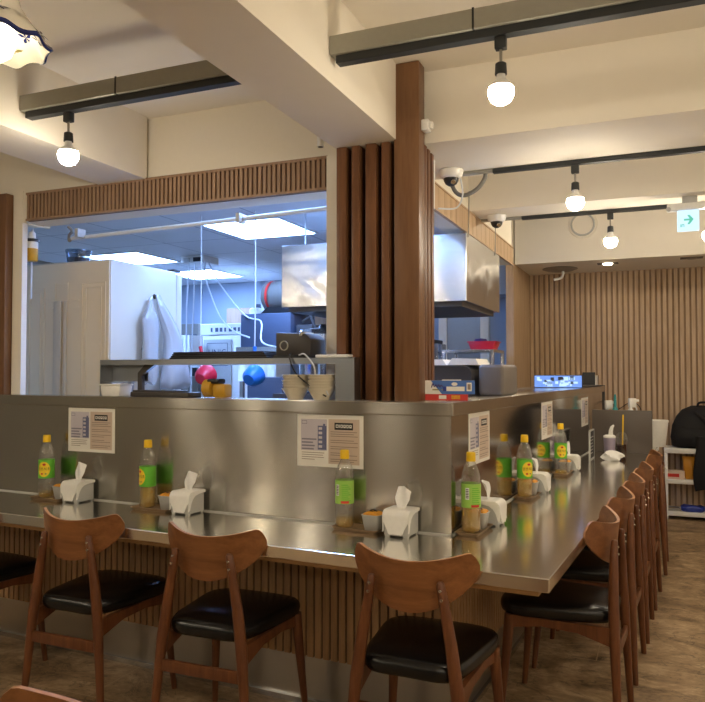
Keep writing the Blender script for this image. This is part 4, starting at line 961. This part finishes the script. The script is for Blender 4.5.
solo(MB().box((-.07, -.05, 0), (.07, .05, .022), .004), 'grey_pouch', CONC, 'flat grey pouch on the bottom shelf left of the blue packet', 'pouch', (.06, 7.44, .0755), .2, b=True)

# ------------------------------------------------------------------ ceiling tracks, bulbs, fittings
def track(label, x0, x1, y, z0, hous, group):
    t = thing('lighting_track', label, 'lighting track', ((x0+x1)/2, y, z0), group=group, b=True); h = (x1-x0)/2
    if hous:
        MB().box((-h-.018, -.030, .026), (h, .030, .088), .003).build('trunking', GREYM, t, 0)
        MB().box((-h, -.018, .0), (h, .018, .026), .002).build('rail', BLACKM, t, 0)
        for x in [-h+.45+.9*k for k in range(int(2*h/.9))]: MB().box((x, -.032, .025), (x+.006, .032, .09)).build('joint_strap', BLACK, t, 0)
    else:
        MB().box((-h, -.017, 0), (h, .017, .02), .002).build('rail', BLACKM, t, 0)
        MB().box((-h-.25, .0-.017, .006), (-h, .017, .02), .002).build('end_trunking', GREYM, t, 0)
        if z0 > 2.5: MB().tube([(0, 0, .02), (0, 0, 2.82-z0)], .006, 8).build('hanger_rod', CONC, t)
    return t
GTk = 'ceiling lighting tracks'
track('grey and black lighting track across the upper right above the counter', -.9635, 1.98, 2.18, 2.329, True, GTk)
track('grey and black lighting track at the upper left between the two ceiling beams', -2.2965, -1.2735, 2.18, 2.329, True, GTk)
track('black lighting track along the rear edge of the near cross beam', -.72, 1.95, 3.42, 2.2595, False, GTk)
track('thin black lighting track on the underside of the far cross beam', -.78, 1.95, 4.53, 2.2595, False, GTk)
track('lighting track over the dining area behind the viewer', -.9, 1.9, .3, 2.447, True, GTk)  # tracks from here on are unseen, added to carry extra light
track('lighting track over the rear dining area behind the viewer', -.9, 1.9, -1.6, 2.447, True, GTk)
track('lighting track at the left rear behind the viewer', -4.6, -2.7, .3, 2.447, True, GTk)
track('lighting track high in the far bay hidden behind the far cross beam', -.7, 1.9, 5.75, 2.795, False, GTk)  # added out of sight to brighten the far soffit and back wall
track('farthest lighting track at the left rear behind the viewer', -4.6, -2.7, -1.6, 2.447, True, GTk)
def make_bulb(label, loc, group):
    t = thing('track_bulb', label, 'lamp', loc, group=group, b=True)
    MB().box((-.017, -.013, -.038), (.017, .013, -.001), .003).build('adapter', BLACKM, t, 30)
    MB().tube([(0, 0, -.038), (0, 0, -.080)], .0045, 8).build('stem', CONC, t)
    so = MB().lathe([(0, -.076), (.011, -.077), (.0165, -.081), (.018, -.113), (0, -.113)], 20).build('socket', BLACKM, t, 40)
    MB().lathe([(.013, -.113), (.0145, -.126), (.0215, -.134), (.0298, -.1415), (.0352, -.1510), (.0335, -.1520)], 24).build('collar', WHITEP, so, 40)
    c, r = -.1665, .0386; q0 = math.acos(.0250/r)
    MB().lathe([(r*math.cos(a), c-r*math.sin(a)) for a in [-.40+(.40+PI/2)*k/14 for k in range(14)]]+[(0, c-r)], 24).build('bulb', BULB, t, 60)
    return t
GBu = 'bare globe bulbs on the tracks'
bb = make_bulb('lit globe bulb under the upper right track, right of the timber column', (-.434, 2.18, 2.329), GBu)
def more(p, lb): dup(bb, p, 0, lb, GBu, b=True)
more((-2.092, 2.18, 2.329), 'lit globe bulb at the left end of the upper left track')
more((-.352, 3.42, 2.2595), 'lit globe bulb on the track along the near cross beam')
more((-.272, 4.53, 2.2595), 'lit globe bulb on the far cross beam track, left of the exit sign')
more((.247, 4.53, 2.2595), 'lit globe bulb on the far track at the right edge behind the exit sign')
for i, p in enumerate(((.9, 2.18, 2.329), (1.0, 3.42, 2.2595), (1.1, 4.53, 2.2595), (-.3, .3, 2.447), (.9, .3, 2.447), (-.5, -1.6, 2.447), (.8, -1.6, 2.447), (-4.2, .3, 2.447), (-3.1, .3, 2.447), (1.7, .3, 2.447), (.15, -1.6, 2.447), (1.6, -1.6, 2.447), (-4.2, -1.6, 2.447), (-3.1, -1.6, 2.447), (-3.65, .3, 2.447), (-.5, 5.75, 2.795), (.2, 5.75, 2.795), (.9, 5.75, 2.795))):  # bulbs out of view, added to lift the light level of the room
    more(p, ['bulb on the upper right track beyond the right edge', 'bulb on the near cross beam track beyond the right edge', 'bulb on the far track beyond the right edge', 'left bulb on the track behind the viewer', 'right bulb on the track behind the viewer', 'left bulb on the rear dining track', 'right bulb on the rear dining track', 'left bulb on the left rear track', 'right bulb on the left rear track', 'far right bulb on the track behind the viewer', 'middle bulb on the rear dining track', 'far right bulb on the rear dining track', 'left bulb on the farthest left rear track', 'right bulb on the farthest left rear track', 'middle bulb on the left rear track', 'left bulb in the far bay hidden behind the cross beam', 'middle bulb in the far bay hidden behind the cross beam', 'right bulb in the far bay hidden behind the cross beam'][i])
def make_pendant(label, loc, glass):
    t = thing('ceramic_pendant', label, 'pendant lamp', loc, group='floral ceramic pendants', b=True)
    P = []
    def ring(r, z, ruf=0): return [(r*(1+.04*ruf*math.cos(14*a)), 0, 0) and ((r+.004*ruf*math.cos(9*a))*math.cos(a), (r+.004*ruf*math.cos(9*a))*math.sin(a), z+.0045*ruf*math.sin(9*a)) for a in [2*PI*k/96 for k in range(96)]]
    pr_ = [(.016, .135, 0), (.03, .130, 0), (.044, .115, 0), (.048, .10, 0), (.052, .085, 0), (.068, .06, 0), (.088, .035, .4), (.103, .015, 1), (.106, .010, 1)]
    for r, z, q in pr_: P.append(ring(r, z, q))
    for r, z, q in pr_[::-1]: P.append(ring(max(.01, r-.004), z-.004, q))
    MB().grid(P, wrap=True).build('shade', CERAM, t, 60)
    MB().grid([ring(.1045, .0155, 1), ring(.1075, .009, 1), ring(.1035, .0055, 1)], wrap=True).build('painted_rim', CBLUE, t, 60)
    fl = MB(); rnd = random.Random(9)
    for side in (1, -1):
        for k in range(11):
            a = 2*PI*k/11+(.2 if side < 0 else 0); r = .088 if k % 2 else .074; z = .035 if k % 2 else .053
            nrm = Vector((math.cos(a)*.6, math.sin(a)*.6, .8)).normalized()
            c = Vector((r*math.cos(a), r*math.sin(a), z)) + (nrm*.0012 if side > 0 else -nrm*.0085)
            e1 = Vector((-math.sin(a), math.cos(a), 0)); e2 = nrm.cross(e1)
            for p_ in range(5):
                b_ = 2*PI*p_/5+k; d_ = e1*math.cos(b_)+e2*math.sin(b_); n_ = e1*-math.sin(b_)+e2*math.cos(b_)
                fl.add([c, c+d_*.011+n_*.0042, c+d_*.021, c+d_*.011-n_*.0042], [(0, 1, 2, 3)], 0 if k % 3 else 1)
    fl.build('painted_flowers', [CBLUE, COLIVE], t, 0, weld=False)
    MB().lathe([(0, .10), (.017, .10), (.017, .15), (.010, .165), (0, .165)], 20).build('socket', TIMBERD, t, 40)
    MB().lathe([(.012, .098), (.02, .085), (.036, .055), (.043, .028), (.043, .012), (.035, -.010), (.02, -.022), (0, -.025)], 28).build('bulb', glass, t, 60)
    MB().tube([(0, 0, .16), (0, 0, CZ-loc[2]-.02)], .004, 8).build('cord', BLACK, t)
    MB().lathe([(0, -.025), (.03, -.025), (.045, -.001), (0, -.001)], 24, M=Matrix.Translation((0, 0, CZ-loc[2]))).build('ceiling_rose', WHITEP, t, 40)
    return t
pe = make_pendant('lit pendant lamp with a ruffled ceramic shade painted with blue flowers, upper left corner', (-1.208, 1.055, 1.968), BULBP)
pe = None  # pendants below are unseen, added to put bright streaks on the steel
for p, lb in (((.5, 1.05, 1.8), 'floral ceramic pendant beyond the right edge of the view'), ((-2.15, -.9, 1.8), 'floral ceramic pendant behind the viewer, middle of the rear row'), ((.5, -.9, 1.8), 'floral ceramic pendant behind the viewer at the right end of the rear row'),
              ((-2.95, 1.05, 1.8), 'floral ceramic pendant beyond the left edge of the view, nearer one'), ((-3.6, 1.05, 1.8), 'floral ceramic pendant beyond the left edge of the view, farther one'), ((-2.9, -.9, 1.8), 'floral ceramic pendant behind the viewer, left of the middle'), ((-4.3, -.9, 1.8), 'floral ceramic pendant behind the viewer at the left end of the rear row')):
    if pe is None: pe = make_pendant(lb, p, BULBQ)
    else: dup(pe, p, 0, lb, None, b=True)
# dome cameras
def dome(label, loc):
    t = thing('dome_camera', label, 'security camera', loc, .6, 'dome security cameras', b=True)
    MB().lathe([(0, 0), (.055, 0), (.058, -.006), (.052, -.030), (.040, -.040), (.034, -.040)], 28).build('housing', WHITEP, t, 40)
    MB().lathe([(.036, -.038), (.034, -.052), (.026, -.066), (.012, -.075), (0, -.077)], 24).build('dome', BLACK, t, 60)
    MB().lathe([(0, .004), (.010, .003), (.012, 0)], 14, M=Matrix.Translation((0, -.030, -.063)) @ Matrix.Rotation(math.radians(125), 4, 'X')).build('lens', CHROME, t, 40)
dome('white dome camera under the beam just right of the timber battens', (-.905, 3.36, 2.2795))
dome('white dome camera under the far cross beam above the kitchen side', (-.915, 4.44, 2.2795))
tag(MB().tube([(-.93, 3.42, 2.262), (-.905, 3.44, 2.195), (-.86, 3.44, 2.175), (-.80, 3.44, 2.20), (-.765, 3.44, 2.245), (-.76, 3.44, 2.28)], .010, 8).build('flex_conduit', CORDG, rz=SKEW), 'grey flexible conduit looping beside the near dome camera', 'conduit')
tag(MB().tube([(-.95, 3.17, 2.2795), (-.952, 3.17, 2.06)], .022, 16).build('white_conduit', WHITEP, rz=SKEW), 'short white vertical pipe below the near dome camera', 'pipe')
tag(MB().tube([(-.86, 3.36, 2.235), (-.85, 3.36, 2.16), (-.88, 3.36, 2.10), (-.95, 3.30, 2.09)], .004, 6).build('camera_cable', CORD, rz=SKEW), 'thin white cable hanging from the near dome camera', 'cable')
tag(MB().box((-.0, -.025, -.022), (.030, .025, .022), .004).box((.03, -.016, -.014), (.045, .010, .012), .003).build('motion_sensor', WHITEP, None, 30, loc=bpos((-.8848, 2.85, 2.325)), rz=SKEW), 'small cream sensor box on the right face of the timber column', 'sensor')
t = thing('spotlight', 'short white cylinder spotlight under the end of the beam by the fascia', 'spotlight', (-1.375, 2.88, 2.35), b=True)
t.location = bpos((-1.345, 2.86, 2.30))
MB().lathe([(0, 0), (.014, 0), (.016, .06), (0, .06)], 20).build('can', WHITEP, t, 40); MB().box((-.008, -.008, .06), (.1, .008, .075)).build('arm', WHITEP, t, 0); MB().lathe([(0, -.001), (.011, -.001)], 16).build('lens', DARKG, t, 0)
# exit sign
ex = thing('exit_sign', 'lit white exit sign with a green arrow pointing right, hanging under the beam', 'exit sign', (.135, 4.36, 2.20), b=True)
MB().box((-.105, -.03, .005), (.12, .03, .042), .006).build('light_bar', WHITEP, ex, 30); MB().lathe([(0, -.01), (.012, -.01), (.012, .01), (0, .01)], 14, M=Matrix.Translation((-.098, -.028, .012)) @ Matrix.Rotation(PI/2, 4, 'X')).build('knob', GREYP, ex)
MB().box((-.030, -.018, .042), (.045, .018, .0795), .003).build('mount', GREYP, ex, 30)
MB().box((-.055, -.012, -.107), (.053, .012, .005), .003).build('sign_panel', EXITM, ex, 30)
ar = MB(); AM = Matrix.Translation((.0, -.0125, 0)) @ Matrix(((1,0,0,0),(0,0,-1,0),(0,1,0,0),(0,0,0,1)))
ar.prism([(-.022, -.052), (.006, -.052), (-.006, -.072), (.006, -.072), (.026, -.046), (.006, -.022), (-.006, -.022), (.006, -.042), (-.022, -.042)], 0, .001, M=AM)
for a in ((-.040, -.086, -.036, -.070), (-.034, -.074, -.024, -.070), (-.034, -.086, -.030, -.074), (-.024, -.086, -.020, -.070)): ar.prism([(a[0], a[1]), (a[2], a[1]), (a[2], a[3]), (a[0], a[3])], 0, .001, M=AM)
ar.build('green_arrow', EXITG, ex, 0)
# vents and downlights on the far soffit
t = thing('round_vent', 'round white vent cover on the far cream soffit face', 'vent', (-.63, 6.868, 2.475), b=True)
RX = Matrix.Rotation(PI/2, 4, 'X')
t.location = bpos((-.645, 6.8695, 2.655))
MB().lathe([(.085, 0), (.085, .010), (.12, .010), (.125, 0)], 36, M=RX).lathe([(0, .004), (.085, .004)], 36, M=RX).build('cover', CEIL, t, 40)
MB().lathe([(.088, .010), (.092, .022), (.102, .022), (.106, .010)], 36, M=RX).build('rim', GREYP, t, 40)
t = thing('ceiling_vent', 'round ceiling vent under the far soffit with a short bent pipe', 'vent', (-.90, 7.30, 2.3295), b=True)
MB().lathe([(0, 0), (.16, 0), (.165, -.006), (.12, -.022), (.05, -.03), (0, -.03)], 32).build('cover', CONC, t, 40)
MB().tube([(.03, -.02, -.028), (.03, -.02, -.06), (.01, -.03, -.095), (-.05, -.05, -.11)], .012, 10).build('bent_pipe', WHITEP, t)
for i, (x, y) in enumerate(((-.454, 7.12), (.24, 7.05))):
    t = thing('downlight', ['lit square downlight in the far soffit', 'unlit square downlight in the far soffit at the right'][i], 'downlight', (x, y, 2.3298), group='soffit downlights', b=True)
    MB().box((-.09, -.05, -.004), (.09, .05, 0)).build('plate', DARKG, t, 0)
    MB().lathe([(0, -.014), (.036, -.012), (.044, -.004), (0, -.004)], 24).build('lens', DLIGHT if i == 0 else CONC, t, 40)
tag(MB().tube([(-.55, 7.66, 1.16), (-.545, 7.67, 1.02), (-.50, 7.66, .93), (-.40, 7.66, .98), (-.28, 7.665, 1.05), (-.20, 7.66, .98), (-.19, 7.66, .8)], .004, 6).build('wall_cable', BLACK, rz=SKEW), 'thin black cable looping along the slatted back wall', 'cable')

# ------------------------------------------------------------------ camera, world, view
w = bpy.data.worlds.new('World'); bpy.context.scene.world = w; w.use_nodes = True
w.node_tree.nodes['Background'].inputs[0].default_value = (.5, .45, .4, 1); w.node_tree.nodes['Background'].inputs[1].default_value = .05
cd = bpy.data.cameras.new('camera'); cam = bpy.data.objects.new('camera', cd); C.objects.link(cam)
cam.location = (0, 0, 1.33); cd.sensor_width = 36; cd.sensor_fit = 'HORIZONTAL'; cd.lens = 742/705*36; cd.clip_start = .05
cam.rotation_euler = (PI/2+math.atan(22/742), 0, math.radians(26.2))
sc_ = bpy.context.scene; sc_.camera = cam
vs = sc_.view_settings; vs.view_transform = 'Standard'; vs.look = 'None'; vs.gamma = 1; vs.use_curve_mapping = False
vs.exposure = 1.1
